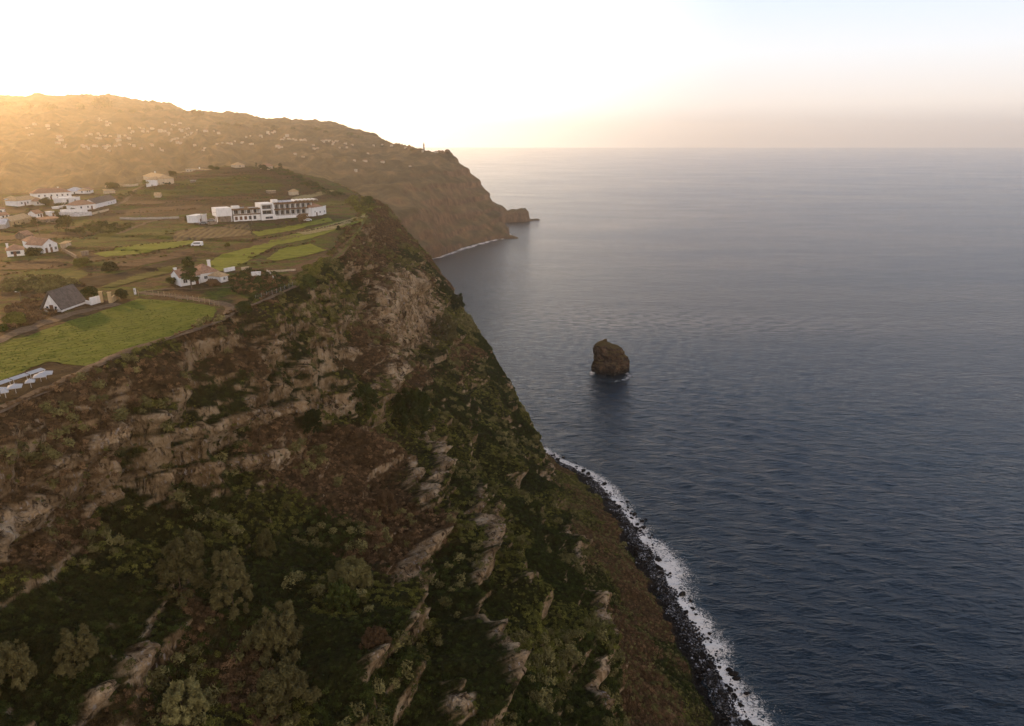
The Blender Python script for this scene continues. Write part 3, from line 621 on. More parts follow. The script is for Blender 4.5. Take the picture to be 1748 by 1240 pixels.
# ------------------------------------------------------------------ fields, tracks (sheets laid over the plateau)
from mathutils.geometry import delaunay_2d_cdt
def gsurf(x, y):
    x = np.asarray(x, float); y = np.asarray(y, float)
    ins = in_poly(x, y, RIM); d_ = dist_line(x, y, RIM, True)
    return ground(x, y)+.25*noise3(xyz(x*.3, y*.3, 0*x))-.25*smooth(3, 0, np.where(ins, d_, 0))
def gxy(px, py): return gp(px, py)[:2]
def densify(P, step, closed=False):
    P = [np.array(p[:2], float) for p in P]; out = []
    for a, b in zip(P, P[1:]+([P[0]] if closed else [])):
        m = max(1, int(np.linalg.norm(b-a)/step)); out += [a+(b-a)*k/m for k in range(m)]
    if not closed: out.append(P[-1])
    return out
def field(name, pix, mat, lift=.16, step=1.2, wob=.6, world=False):
    P = pix if world else [gxy(*p) for p in pix]
    B = np.array(densify(P, step, True)); B = B+wob*np.stack([noise3(xyz(B[:, 0]*.25, B[:, 1]*.25, 0*B[:, 0])), noise3(xyz(B[:, 0]*.25+9, B[:, 1]*.25, 0*B[:, 0]))], 1)
    x0, y0 = B.min(0); x1, y1 = B.max(0); ax, ay = np.meshgrid(np.arange(x0, x1, step), np.arange(y0, y1, step)); ax = ax.ravel(); ay = ay.ravel()
    k = in_poly(ax, ay, [tuple(b) for b in B]) & (dist_line(ax, ay, [tuple(b) for b in B[::3]], True) > step*.5)
    pts = [Vector(b) for b in B]+[Vector((a, b)) for a, b in zip(ax[k], ay[k])]
    v, e_, f, *_r = delaunay_2d_cdt(pts, [(i, (i+1) % len(B)) for i in range(len(B))], [], 1, 1e-4)
    v = np.array([tuple(q) for q in v]); z = gsurf(v[:, 0], v[:, 1])+lift
    me = np_mesh(name, np.column_stack([v, z]), [t for t in f if len(t) == 3], [mat]); return tag(link(name, me), kind='structure')
def strip(name, pix, w, mat, lift=.22, world=False, wob=.35):
    P = pix if world else [gxy(*p) for p in pix]
    t = np.linspace(0, len(P)-1, len(P)*14); L = catmull(np.array(P), t); dv = np.gradient(L, axis=0); nn = np.stack([-dv[:, 1], dv[:, 0]], 1); nn /= np.linalg.norm(nn, axis=1)[:, None]+1e-9
    s = np.linspace(-1, 1, 7); ww = w/2*(1+wob*noise3(xyz(L[:, 0]*.2, L[:, 1]*.2, 0*L[:, 0])))
    Q = L[:, None]+nn[:, None]*s[None, :, None]*ww[:, None, None]; z = gsurf(Q[..., 0], Q[..., 1])+lift-.12*np.abs(s)[None]**4
    me = np_mesh(name, np.concatenate([Q, z[..., None]], 2), grid_faces(*Q.shape[:2]), [mat]); return tag(link(name, me), kind='structure')
def crop_mat(name, a, b, c, ang, period, contrast=.5, sc=.6):
    s = N(name); p = s.pos(); n = s.noise(sc, p, 5, .75); big = s.noise(.06, s.pos((1, 2.5, 1), ang), 4, .65)
    w = s.n('ShaderNodeTexWave', wave_type='BANDS', bands_direction='Y'); s.l(s.pos((1, 1, 1), ang), w.inputs['Vector']); w.inputs['Scale'].default_value = 1/period*.314*1.0
    w.inputs['Distortion'].default_value = 3.5; w.inputs['Detail'].default_value = 3; w.inputs['Detail Scale'].default_value = 1.5
    f = s.math('ADD', s.math('MULTIPLY', n, .8), s.math('ADD', s.math('MULTIPLY', w.outputs['Fac'], contrast*.35), s.math('MULTIPLY', big, .5)))
    s.col(s.ramp(f, [(.42, a), (.64, b), (.9, c)])); s.bump(f, .7, .6); return s.m
MF_vine = crop_mat('vineyard_leaves', (.036, .048, .007), (.074, .094, .012), (.108, .128, .017), -.9, 2.2, .45)
MF_green = crop_mat('bright_grass', (.050, .056, .009), (.118, .134, .016), (.18, .185, .026), .15, 4, .35, .4)
MF_olive = crop_mat('rough_grass', (.032, .026, .010), (.064, .064, .014), (.105, .098, .022), .1, 4, .4, .35)
MF_soil = crop_mat('ploughed_soil', (.034, .019, .010), (.075, .044, .024), (.13, .08, .045), .15, 2.5, .5, .8)
MF_dark = crop_mat('wet_dark_soil', (.012, .008, .005), (.02, .013, .009), (.03, .02, .013), .6, 2, .2, 1.2)
MF_row = crop_mat('bare_vines', (.05, .03, .018), (.10, .065, .04), (.15, .11, .05), 1.4, 3.2, 1.4, .8)
MF_road = crop_mat('dusty_track', (.07, .046, .03), (.125, .085, .055), (.20, .145, .10), .3, 3, .1, .9)
MF_pale = crop_mat('pale_stubble', (.09, .07, .025), (.17, .135, .055), (.32, .26, .14), .2, 3.0, .6, 1.2)
field('vineyard_field', FIELD, MF_vine, world=True)
field('soil_terrace', [(-120,735),(-60,676),(0,653),(55,631),(84,621),(152,629),(100,655),(0,691)], MF_dark, .2)
field('grass_field', [(455,443),(478,426),(530,417),(558,428),(520,438),(470,446)], MF_green)
field('grass_field', [(335,462),(370,440),(420,425),(500,400),(598,374),(626,362),(618,378),(560,398),(530,408),(470,420),(440,436),(400,458),(370,466)], MF_green)
field('grass_field', [(160,434),(220,420),(330,408),(335,416),(300,424),(180,440)], MF_green)
field('grass_field', [(150,404),(260,396),(300,398),(250,410),(140,416)], MF_olive)
field('vine_plot', [(298,396),(330,390),(424,382),(430,402),(360,408),(296,412)], MF_row)
field('ploughed_field', [(110,492),(130,478),(240,458),(332,436),(338,446),(240,470),(180,488)], MF_dark)
field('ploughed_field', [(140,466),(220,446),(330,424),(332,432),(230,458)], MF_soil)
field('ploughed_field', [(478,463),(520,448),(566,434),(600,402),(606,408),(585,436),(540,456),(500,468)], MF_soil)
field('stubble_field', [(505,398),(560,386),(622,366),(624,371),(570,392),(520,402)], MF_pale, .26)
field('stubble_field', [(496,342),(520,333),(560,325),(572,326),(540,336),(510,345)], MF_pale)
field('grass_field', [(430,396),(500,386),(560,372),(570,378),(500,394),(440,404)], MF_green, .2)
field('ploughed_field', [(455,356),(560,344),(600,344),(575,352),(500,358)] , MF_olive)
field('grass_field', [(300,312),(420,298),(470,300),(400,312),(310,322)], MF_olive)
field('grass_field', [(250,330),(330,322),(440,312),(500,318),(400,330),(260,340)], MF_olive)
field('grass_field', [(60,492),(100,470),(140,462),(150,470),(120,486)], MF_olive)
field('ploughed_field', [(0,404),(70,400),(130,396),(135,402),(60,410),(0,416)], MF_soil)
field('ploughed_field', [(0,448),(60,446),(130,450),(100,460),(0,462)], MF_soil)
field('ploughed_field', [(215,346),(330,338),(440,334),(440,338),(330,344),(215,352)], MF_soil)
field('ploughed_field', [(330,303),(420,296),(500,302),(500,306),(420,301),(330,308)], MF_soil)
field('ploughed_field', [(300,462),(250,476),(200,490),(170,492),(230,470),(300,452)], MF_olive)
field('ploughed_field', [(430,412),(500,402),(520,404),(440,420)], MF_soil)
field('ploughed_field', [(180,360),(300,352),(345,350),(340,357),(220,368)], MF_soil)
strip('dirt_track', [(-150,640),(-60,603),(0,580),(60,557),(120,537),(165,527),(200,519)], 4.2, MF_road)
strip('cliff_path', [(-130,760),(-40,716),(0,698),(60,671),(140,635),(200,606),(270,582),(330,562),(375,546),(392,532),(386,521),(340,512),(290,506),(236,500)], 2.6, MF_road)
strip('farm_path', [(392,530),(430,520),(470,503),(500,490),(520,478)], 1.6, MF_road)
strip('grass_track', [(520,478),(545,455),(578,436),(600,408),(615,388),(626,368)], 1.6, MF_olive)
strip('village_lane', [(200,400),(250,380),(310,372),(345,385),(420,392)], 2.4, MF_road)
strip('village_lane', [(196,352),(225,332),(240,320),(300,316)], 2.4, MF_road)
strip('yard_path', [(236,500),(270,496),(300,494),(345,494),(400,490)], 1.4, MF_road)
# field leaves standing over the vineyard, in rows
def rows(name, poly, ang, gap, along, s0, s1, coll, jit=.3, keep=.9):
    P = np.array(poly); c = P.mean(0); R = np.hypot(*(P-c).T).max()
    u = np.arange(-R, R, along); v = np.arange(-R, R, gap); U, Vv = np.meshgrid(u, v); U = U.ravel()+RNG.normal(size=U.size)*jit; Vv = Vv.ravel()+RNG.normal(size=Vv.size)*jit*.5
    x = c[0]+U*math.cos(ang)-Vv*math.sin(ang); y = c[1]+U*math.sin(ang)+Vv*math.cos(ang)
    k = in_poly(x, y, poly) & (RNG.random(len(x)) < keep) & (noise3(xyz(x*.05, y*.05, 0*x)) > -.38) & (dist_line(x, y, poly, True) > .8)
    x, y = x[k], y[k]; z = gsurf(x, y)+.05; scatter(name, np.column_stack([x, y, z]), np.tile([0, 0, 1.], (len(x), 1)), RNG.uniform(s0, s1, len(x)), coll, 0); print(name, len(x))
V_vine = variants('vine_clump', M_field, 3, n=34, size=.3, tall=.8)
rows('vine_rows', FIELD, .62, 1.5, .6, .10, .24, V_vine)
# rough scrub clumps over the plateau, thick along the rim
x = RNG.uniform(-430, -66, 90000); y = RNG.uniform(95, 700, 90000)
ins = in_poly(x, y, RIM); de = dist_line(x, y, RIM, True); z = gsurf(x, y)
f_p = y*cP-(z-CAMZ)*sP; pxp = PW/2+F*x/f_p; ok = (pxp > -120) & (pxp < 700)
nz = noise3(xyz(x*.03, y*.03, 0*x)); nz2 = noise3(xyz(x*.1+5, y*.1, 0*x))
pr = np.where(ins, .5*smooth(2.2, .5, de)*np.where(y > 200, 1, .8)+.04*smooth(.15, .5, nz+.4*nz2), 0)
roads = [[gxy(*p) for p in q] for q in ([(0,698),(140,635),(270,582),(330,562),(375,546),(392,532),(386,521),(340,512),(236,500)], [(0,580),(60,557),(165,527),(200,519)], [(392,530),(430,520),(470,503),(500,490)])]
for r_ in roads: pr = pr*(dist_line(x, y, r_) > 2.6)
pr = pr*~in_poly(x, y, FIELD)
k = ok & (RNG.random(len(x)) < pr)
m2 = RNG.random(len(x)) < .5
for nm, m, cl in (('plateau_scrub', k & m2, V_green), ('dry_scrub', k & ~m2, V_brown)):
    scatter(nm, np.column_stack([x, y, z])[m], np.tile([0, 0, 1.], (m.sum(), 1)), RNG.uniform(.4, 1.1, m.sum())*np.where(de[m] < 3, 1.2, 1), cl, 0); print(nm, m.sum())
def thicket(name, pix, n, s0, s1, coll):
    poly = [gxy(*p) for p in pix]; P = np.array(poly); lo, hi = P.min(0), P.max(0); x = RNG.uniform(lo[0], hi[0], n*3); y = RNG.uniform(lo[1], hi[1], n*3)
    k = in_poly(x, y, poly); x, y = x[k][:n], y[k][:n]; scatter(name, np.column_stack([x, y, gsurf(x, y)]), np.tile([0, 0, 1.], (len(x), 1)), RNG.uniform(s0, s1, len(x)), coll, 0)
thicket('thicket', [(395,495),(392,478),(420,462),(470,470),(500,482),(470,500),(430,515)], 170, .7, 1.6, V_deep)
thicket('thicket', [(400,500),(392,480),(430,466),(470,474),(490,486),(455,505)], 120, .7, 1.5, V_brown)
thicket('thicket', [(20,560),(10,530),(60,505),(95,512),(90,540),(50,556)], 110, .7, 1.5, V_brown)
thicket('thicket', [(0,500),(10,480),(90,470),(140,486),(90,505)], 120, .6, 1.3, V_olive)
thicket('thicket', [(0,372),(60,360),(110,368),(100,380),(40,392),(0,385)], 120, .8, 1.6, V_deep)
thicket('thicket', [(110,400),(160,380),(230,385),(200,402)], 90, .9, 1.8, V_deep)
thicket('thicket', [(90,352),(180,338),(260,318),(300,314),(200,345),(120,372)], 140, .9, 1.8, V_deep)
thicket('thicket', [(440,286),(480,287),(545,318),(600,338),(570,336),(500,310)], 240, 1.0, 2.2, V_deep)
thicket('thicket', [(590,345),(600,338),(640,345),(640,362),(615,366)], 120, .9, 1.9, V_green)
thicket('thicket', [(500,490),(520,460),(560,440),(548,455),(530,478)], 90, .9, 1.8, V_green)

hp = []  # scrub rows added as dark lines where the terrace steps shade too weakly
for q in ([(230,336),(330,328),(450,319),(540,317)], [(240,323),(350,312),(480,304),(512,307)], [(300,304),(400,297),(470,298)], [(210,351),(330,344),(450,339),(560,331)], [(310,317),(400,305),(490,309)], [(150,409),(230,404),(300,399)], [(430,413),(500,400),(560,388),(620,372)],
          [(140,452),(240,436),(330,419)], [(0,396),(60,396),(150,389)], [(0,472),(100,456),(150,447)], [(375,388),(445,396)], [(430,441),(480,424),(530,415)], [(560,431),(600,404)], [(200,366),(300,360),(340,356)], [(0,412),(90,410),(160,402)], [(100,470),(160,462),(240,446)], [(335,457),(420,452),(470,448)], [(150,430),(200,424),(330,407)], [(470,360),(540,352),(600,350)]):
    L = np.array([gxy(*p_) for p_ in q]); t_ = np.linspace(0, len(L)-1, int(np.linalg.norm(np.diff(L, axis=0), axis=1).sum()/.9)); hp.append(catmull(L, t_))
hp = np.concatenate(hp); hp = hp+RNG.normal(size=hp.shape)*.45; hp = hp[noise3(xyz(hp[:, 0]*.07, hp[:, 1]*.07, 0*hp[:, 0])) > -.22]
h_ = len(hp)//2; k = RNG.permutation(len(hp))
for nm, kk, cl in (('terrace_shade_scrub', k[:h_], V_deep), ('terrace_shade_scrub', k[h_:], V_brown)): scatter(nm, np.column_stack([hp[kk], gsurf(hp[kk, 0], hp[kk, 1])]), np.tile([0, 0, 1.], (len(kk), 1)), RNG.uniform(.3, .75, len(kk)), cl, 0)
# ------------------------------------------------------------------ materials of built things
def wallmat(name, c, var=.1):
    s = N(name); n = s.noise(1.2, s.pos((1, 1, .35)), 5, .7); s.col(s.ramp(n, [(.3, tuple(v*(1-var*2.2) for v in c)), (.6, c)])); s.rough(.85); s.bump(s.noise(6, None, 2), .15, .1); return s.m
def roofmat(name, c):
    s = N(name); n = s.noise(1.0, None, 5, .75); w = s.n('ShaderNodeTexWave', bands_direction='DIAGONAL'); s.l(s.pos(obj=True), w.inputs['Vector']); w.inputs['Scale'].default_value = 2.2
    s.col(s.ramp(s.math('ADD', n, s.math('MULTIPLY', w.outputs['Fac'], .15)), [(.35, tuple(v*.55 for v in c)), (.58, c), (.8, tuple(min(1, v*1.5) for v in c))])); s.rough(.9); s.bump(w.outputs['Fac'], .4, .1); return s.m
M_white = wallmat('whitewash', (.78, .77, .76)); M_cream = wallmat('cream_render', (.55, .45, .33), .16); M_stone = wallmat('rough_stone', (.24, .19, .15), .3)
M_ochre = wallmat('ochre_render', (.45, .33, .18)); M_timber = wallmat('brown_timber', (.16, .10, .06), .2); M_conc = wallmat('concrete', (.38, .36, .34), .15)
R_terra = roofmat('terracotta_tiles', (.34, .20, .13)); R_ochre = roofmat('ochre_tiles', (.46, .32, .18)); R_grey = roofmat('grey_brown_thatch', (.13, .11, .10)); R_pale = roofmat('pale_sheet_roof', (.5, .5, .52))
gm = N('window_glass'); gm.col((.03, .04, .055)); gm.rough(.12); gm.b.inputs['Specular IOR Level'].default_value = .6; M_glass = gm.m
M_frame = simple('painted_frame', (.6, .58, .55), .1); M_door = simple('brown_door', (.12, .06, .035), .2); M_metal = simple('galvanised_metal', (.3, .3, .31), .2, 3, .5); M_wood = simple('weathered_wood', (.30, .23, .14), .3, 3)
M_dkwood = simple('dark_pole_wood', (.16, .12, .09), .3, 3)
def frame_from(A, B_, lvl='min'):
    a = gp(*A); b = gp(*B_); dx, dy = b[0]-a[0], b[1]-a[1]; w = math.hypot(dx, dy); ang = math.atan2(dy, dx)
    if w < 2: w = 2
    za, zb = float(gsurf(a[0], a[1])), float(gsurf(b[0], b[1]))
    return (a[0], a[1], min(za, zb)), ang, w
def add_window(par, x, z, w, h, y=0.0, simple_=False, mat=None):
    """opening on the front wall (local y = 0 facing -y)"""
    fr = MB()
    if simple_:
        return fr.box(x-w/2, x+w/2, y-.06, y+.02, z, z+h).build('window', mat or M_glass, par)
    t = .09
    fr.box(x-w/2-t, x+w/2+t, y-.09, y-.02, z+h, z+h+t).box(x-w/2-t, x+w/2+t, y-.12, y-.02, z-t, z).box(x-w/2-t, x-w/2, y-.09, y-.02, z, z+h).box(x+w/2, x+w/2+t, y-.09, y-.02, z, z+h).box(x-.03, x+.03, y-.085, y-.03, z, z+h)
    o = fr.build('window', M_frame, par); MB().box(x-w/2, x+w/2, y-.05, y+.01, z, z+h).build('pane', mat or M_glass, o); return o
def house(name, label, A, B_, dep=7, h=3.0, roof='hip', rise=1.8, wall=None, tile=None, wins=(), doors=(), chim=(), far=True, over=.35, group=None, cat='house', inset=None, sides=True):
    (x, y, z), ang, w = frame_from(A, B_); wall = wall or M_white; tile = tile or R_terra
    r = empty(name, (x, y, z), ang, label, cat, group)
    m = MB()
    if roof == 'gable': m.prismx([(0, -1.8), (dep, -1.8), (dep, h), (dep/2, h+rise-.12), (0, h)], 0, w)
    elif roof == 'gable_end': m.prism([(0, -1.8), (w, -1.8), (w, h), (w/2, h+rise-.12), (0, h)], 0, dep)
    else: m.box(0, w, 0, dep, -1.8, h)
    m.build('wall', wall, r)
    q = MB(); o = over
    if roof == 'hip': q.hip(-o, w+o, -o, dep+o, h+.02, h+rise, inset=inset)
    elif roof == 'gable':
        k = rise/(dep/2)
        for s in (0, 1):
            ys = (-o, dep/2) if s == 0 else (dep+o, dep/2)
            zs = (h-o*k, h+rise)
            q.prismx([(ys[0], zs[0]), (ys[0], zs[0]+.16), (ys[1], zs[1]+.16), (ys[1], zs[1])] if s == 0 else [(ys[1], zs[1]), (ys[1], zs[1]+.16), (ys[0], zs[0]+.16), (ys[0], zs[0])], -o, w+o)
    elif roof == 'gable_end':
        k = rise/(w/2)
        q.prism([(-o, h-o*k), (w/2, h+rise), (w/2, h+rise+.16), (-o, h-o*k+.16)], -o, dep+o); q.prism([(w/2, h+rise), (w+o, h-o*k), (w+o, h-o*k+.16), (w/2, h+rise+.16)], -o, dep+o)
    elif roof == 'flat': q.box(-.15, w+.15, -.15, dep+.15, h+.01, h+.25).box(-.15, w+.15, -.15, .05, h+.25, h+.5)
    elif roof == 'shed': q.prismx([(-o, h+.02), (dep+o, h+rise), (dep+o, h+rise+.15), (-o, h+.18)], -o, w+o)
    ro = q.build('roof', tile if roof != 'flat' else (tile if tile is not R_terra else M_conc), r)
    for c in chim:
        u = c[0]*w; v = c[1]*dep; hh = h+rise+c[2]; MB().box(u-.4, u+.4, v-.35, v+.35, h+.1, hh).box(u-.5, u+.5, v-.45, v+.45, hh, hh+.15).build('chimney', M_white, ro)
    for wn_ in wins: add_window(r, wn_[0]*w, wn_[1], wn_[2] if len(wn_) > 2 else .9, wn_[3] if len(wn_) > 3 else 1.1, 0, far)
    if sides:
        for ys in (.3, .7):
            MB().box(w-.02, w+.06, dep*ys-.45, dep*ys+.45, 1.0, 2.0).build('window', M_glass, r)
    for d in doors: MB().box(d*w-.5, d*w+.5, -.07, .02, -.1, 2.05).build('door', M_door, r)
    return r

# ---- village at the left
house('house', 'white farmhouse with ochre hip roof, first on the left of the village row', (30,353), (70,348), 8, 3.2, 'hip', 2.4, tile=R_ochre, wins=[(.2,1.1),(.45,1.1),(.68,1.1),(.88,1.1)], doors=[.33])
house('house', 'long white two-part village house with brown roof behind the leftmost trees', (58,342), (123,339), 9, 4.2, 'hip', 3.0, tile=R_terra, wins=[(.15,2.0),(.3,2.0),(.47,2.0),(.62,2.0),(.76,2.0),(.9,2.0),(.3,.2),(.62,.2)], doors=[.45], chim=[(.72,.5,.4)])
house('house', 'village house with pale bluish hipped roof, farthest back on the village skyline', (112,333), (134,331), 8, 2.6, 'hip', 2.6, tile=R_pale, wins=[(.3,.9),(.7,.9)])
house('house', 'low ochre roofed house peeping over the shrubs right of the pale roof', (134,331), (147,331), 6, 2.0, 'hip', 1.6, tile=R_ochre, wins=[(.5,.7)])
house('house', 'flat roofed modern white house with one dark window in the village', (108,350), (138,347), 8, 3.8, 'flat', 0, tile=M_white, wins=[(.28,1.3,1.4,1.9),(.7,1.6)])
house('terrace', 'flat white terrace slab in front of the modern village house', (99,357), (123,354), 4, 1.0, 'flat', 0, tile=M_white, cat='terrace', sides=False)
house('house', 'white village house with sloping terracotta hip roof beside the barn', (131,360), (164,357), 8, 3.0, 'hip', 2.6, wins=[(.25,1.1),(.6,1.1)], doors=[.8])
house('barn', 'long white village barn with dark rounded roof and row of small openings', (164,356), (199,347), 7, 3.0, 'gable', 2.6, tile=R_grey, wins=[(.62,.8,.6,.9),(.75,.8,.6,.9),(.88,.8,.6,.9)], cat='barn')
house('low_house', 'small white house with flat brown roof at the left edge of the photo', (2,376), (17,373), 5, 2.4, 'gable', 1.2, wins=[(.3,1),(.7,1)])
house('house', 'long ochre house with small windows below the village at the left edge', (20,388), (55,378), 7, 2.6, 'gable', 1.8, wall=M_ochre, tile=R_ochre, wins=[(.35,1,.6,.7),(.6,1,.6,.7),(.85,1,.6,.7)], doors=[.15])
house('shed', 'pale blue grey shed with a gable front left of the long ochre house', (10,390), (21,387), 6, 2.2, 'gable_end', 2.2, wall=M_conc, tile=R_pale, cat='shed', sides=False)
house('stone_barn', 'low brown stone building with tiny windows under the village terrace wall', (73,383), (103,380), 5, 2.4, 'shed', .7, wall=M_stone, tile=R_terra, wins=[(.25,1,.5,.5),(.6,1,.5,.5),(.8,1,.5,.5)], cat='barn')
house('house', 'small white house with a dark doorway left of the village pool terrace', (87,370), (96,369), 5, 2.4, 'flat', 0, tile=M_white, doors=[.5], sides=False)
house('house', 'terracotta roofed farmhouse on the left slope with a white front', (50,426), (76,423), 8, 3.0, 'hip', 2.2, wins=[(.25,1.1,1.2,1.1),(.8,1.1)], far=False)
house('house', 'white gabled farmhouse wing with two lower doors on the left slope', (75,433), (100,429), 9, 3.4, 'gable_end', 2.2, wins=[(.5,2.3,.8,1.0),(.85,.9)], doors=[.22,.55], far=False)
house('house', 'low white house with brown hip roof at the left edge below the farmhouse', (13,439), (43,437), 8, 2.4, 'hip', 2.0, wins=[(.3,.9),(.65,.9,1.3,1.1)], doors=[.45], chim=[(.1,.5,.3)])
house('house', 'cream house with hip roof and white side wall standing on the knoll', (246,311), (271,316), 11, 4.6, 'hip', 2.8, wall=M_cream, tile=R_ochre, wins=[(.4,2.3),(.65,2.3),(.85,2.3)], chim=[(.35,.5,1.2)])
house('house', 'white extension with two small windows on the right of the knoll house', (268,317), (289,310), 9, 4.0, 'hip', 2.2, tile=R_ochre, wins=[(.4,2.0,.8,.9),(.65,2.0,.8,.9)])
house('house', 'long low cream house with a row of white bays on the knoll crest', (317,292), (349,291), 7, 2.6, 'flat', 0, wall=M_cream, tile=R_ochre, wins=[(.12,.6),(.28,.6),(.44,.6),(.6,.6),(.76,.6),(.9,.6)], chim=[(.55,.5,1.4)])
house('house', 'small pale roofed house at the middle of the knoll crest', (402,287), (418,286), 7, 2.2, 'hip', 2.2, wall=M_cream, tile=R_ochre, wins=[(.5,.8)])
house('ruin', 'tumbledown stone house between trees at the right of the knoll crest', (455,290), (466,291), 6, 3.6, 'gable', 1.8, wall=M_cream, tile=R_terra, wins=[(.4,1.2)], cat='ruin')
house('stone_hut', 'small round-looking cream stone hut on the terraces above the hotel', (500,334), (510,333), 4, 2.6, 'hip', 1.8, wall=M_cream, tile=R_ochre, cat='hut', sides=False)
house('stone_hut', 'low stone hut with flat roof on the slope left of the round stone hut', (459,331), (471,330), 4, 1.9, 'flat', 0, wall=M_stone, tile=M_cream, cat='hut', sides=False)
house('shed', 'little tan shed below the knoll house', (264,338), (274,338), 4, 1.8, 'gable', 1.6, wall=M_cream, tile=R_ochre, cat='shed', sides=False)
house('shed', 'tan lean-to among trees between village and knoll house', (180,331), (197,330), 4, 1.8, 'shed', .9, wall=M_cream, tile=R_ochre, cat='shed', sides=False)
house('shed', 'grey stone shed among the terraces right of the tan shed', (325,313), (333,312), 4, 1.8, 'flat', 0, wall=M_stone, cat='shed', sides=False)

house('house', 'tiny white cube house half hidden in shrubs left of the second village house', (24,347), (33,346), 6, 2.8, 'hip', 1.6, tile=R_ochre, wins=[(.5,1)], sides=False)
house('house', 'orange roofed house just below the long two-part village house', (60,351), (78,350), 6, 2.6, 'hip', 1.8, wins=[(.3,1),(.7,1)])
house('house', 'small orange roofed house right of the low ochre one on the skyline', (149,330), (160,329), 6, 2.2, 'gable', 1.5, wins=[(.5,.8)])
house('house', 'small white house with orange roof against the left edge below the village', (-6,366), (8,364), 6, 2.6, 'hip', 1.6, wins=[(.6,1)])
house('house', 'narrow white house with brown roof between pool terrace and ochre house', (62,373), (74,371), 5, 2.6, 'gable', 1.6, wins=[(.4,1)], doors=[.75])
house('shed', 'brown shed above the farmhouse with terracotta roof', (44,409), (57,407), 5, 2.0, 'gable', 1.5, wall=M_stone, tile=R_terra, cat='shed', sides=False)
house('shed', 'low pale shed right of the gabled farmhouse', (104,424), (113,423), 4, 1.8, 'shed', .6, wall=M_cream, tile=R_ochre, cat='shed', sides=False)
house('shed', 'small grey ruin in the grass at the end of the sloping stone wall', (140,437), (152,436), 3, 1.3, 'flat', 0, wall=M_stone, tile=M_stone, cat='shed', sides=False)
# ---- the hotel : long white building of three wings
(hx, hy, hz_), ha, hw = frame_from((371,380), (536,369)); hz_ += .3
H = empty('hotel', (hx, hy, hz_), ha, 'long white hotel with balcony bays, square framed tower and roof canopies on the plateau', 'hotel')
H.scale = (1, 1, .86); k = hw/165.0; U = lambda px_: (px_-371)*k      # metres along the front for a photo column
MB().box(U(371), U(396), 0, 9, 3.0, 8.0).build('white_wing', M_white, H)
MB().box(U(376), U(395), .6, 9, -2, 2.98).build('stone_base', M_stone, H)
for px_ in (371.5, 394.5): MB().box(U(px_)-.2, U(px_)+.2, .02, .4, -2, 2.97).build('column', M_white, H)
lw = MB().box(U(398), U(442), .0, 8, -2, 3.1).box(U(398), U(442), 2.2, 8, 3.1, 6.2); lw.build('lower_wing', M_white, H)
for i in range(5): MB().box(U(400+i*7.6)-.0, U(400+i*7.6)+1.4, -.05, .03, .1, 2.3).build('opening', M_door if i < 3 else M_glass, H)
MB().box(U(397.5), U(442.5), -.25, 8.2, 6.2, 7.0).build('roof_fascia', M_timber, H)
MB().box(U(397.5), U(442.5), -.25, .0, 3.05, 3.75).build('balcony_rail', M_timber, H)
for i in range(4): add_window(H, U(403.5+i*10.2), 3.75, 2.5, 2.2, 2.2)
for i in range(5): MB().box(U(398.3+i*10.6), U(398.3+i*10.6)+.35, -.02, 2.2, 3.12, 6.18).build('bay_divider', M_white, H)
# tower
T = MB(); x0, x1 = U(443), U(465)
T.box(x0, x0+.7, -1.4, 9, 2.2, 9.6).box(x1-.7, x1, -1.4, 9, 2.2, 9.6).box(x0+.7, x1-.7, -1.4, 9, 8.9, 9.6).box(x0+.7, x1-.7, -1.4, 9, 5.3, 5.9).box(x0+.7, x1-.7, -1.4, 9, 2.2, 2.7).box(x0+.7, x1-.7, 1.0, 9, 2.7, 5.3).box(x0+.7, x1-.7, 1.0, 9, 5.9, 8.9)
T.build('tower_frame', M_white, H)
for z0 in (2.75, 5.95): add_window(H, (x0+x1)/2, z0, x1-x0-2.0, 2.2, 1.0)
MB().box(U(442), U(467), -1.8, 6, -3, 2.15).build('tower_base', M_white, H); add_window(H, U(455), .0, 4.0, 1.3, -1.8)
# right wing
x0, x1 = U(467), U(533)
MB().box(x0, x1, 2.0, 9.5, 1.6, 8.6).build('upper_wing', M_white, H)
MB().box(x0-.3, x1+1.5, -.3, 9.8, 8.6, 9.5).build('roof_fascia', M_timber, H)
MB().box(x0, x1, -.3, 1.98, 4.9, 5.7).build('balcony_slab', M_timber, H); MB().box(x0, x1, -.2, 1.98, 1.3, 1.75).build('balcony_slab', M_conc, H)
nb_ = 7; bw = (x1-x0)/nb_
for j in range(2):
    for i in range(nb_): add_window(H, x0+(i+.5)*bw, (1.9, 5.75)[j], bw-.9, 2.5, 2.0)
for i in range(nb_+1):
    for j in range(2): MB().box(x0+i*bw-.16, x0+i*bw+.16, -.15, 1.97, (1.77, 5.72)[j], (4.88, 8.58)[j]).build('bay_divider', M_white, H)
MB().add([(x0,-.35,-3),(x1,-.35,-1),(x1,.3,-1),(x0,.3,-3),(x0,-.35,1.28),(x1,-.35,1.28),(x1,.3,1.28),(x0,.3,1.28)], [(0,3,2,1),(4,5,6,7),(0,1,5,4),(1,2,6,5),(2,3,7,6),(3,0,4,7)]).build('retaining_wall', M_white, H)
for px_, ww_, hh_ in ((400, 3.8, 1.6), (467, 3.2, 1.8)):
    zb = 7.0 if px_ < 440 else 9.5; MB().box(U(px_), U(px_)+ww_, 3, 6, zb+.01, zb+hh_).build('roof_box', M_white, H)
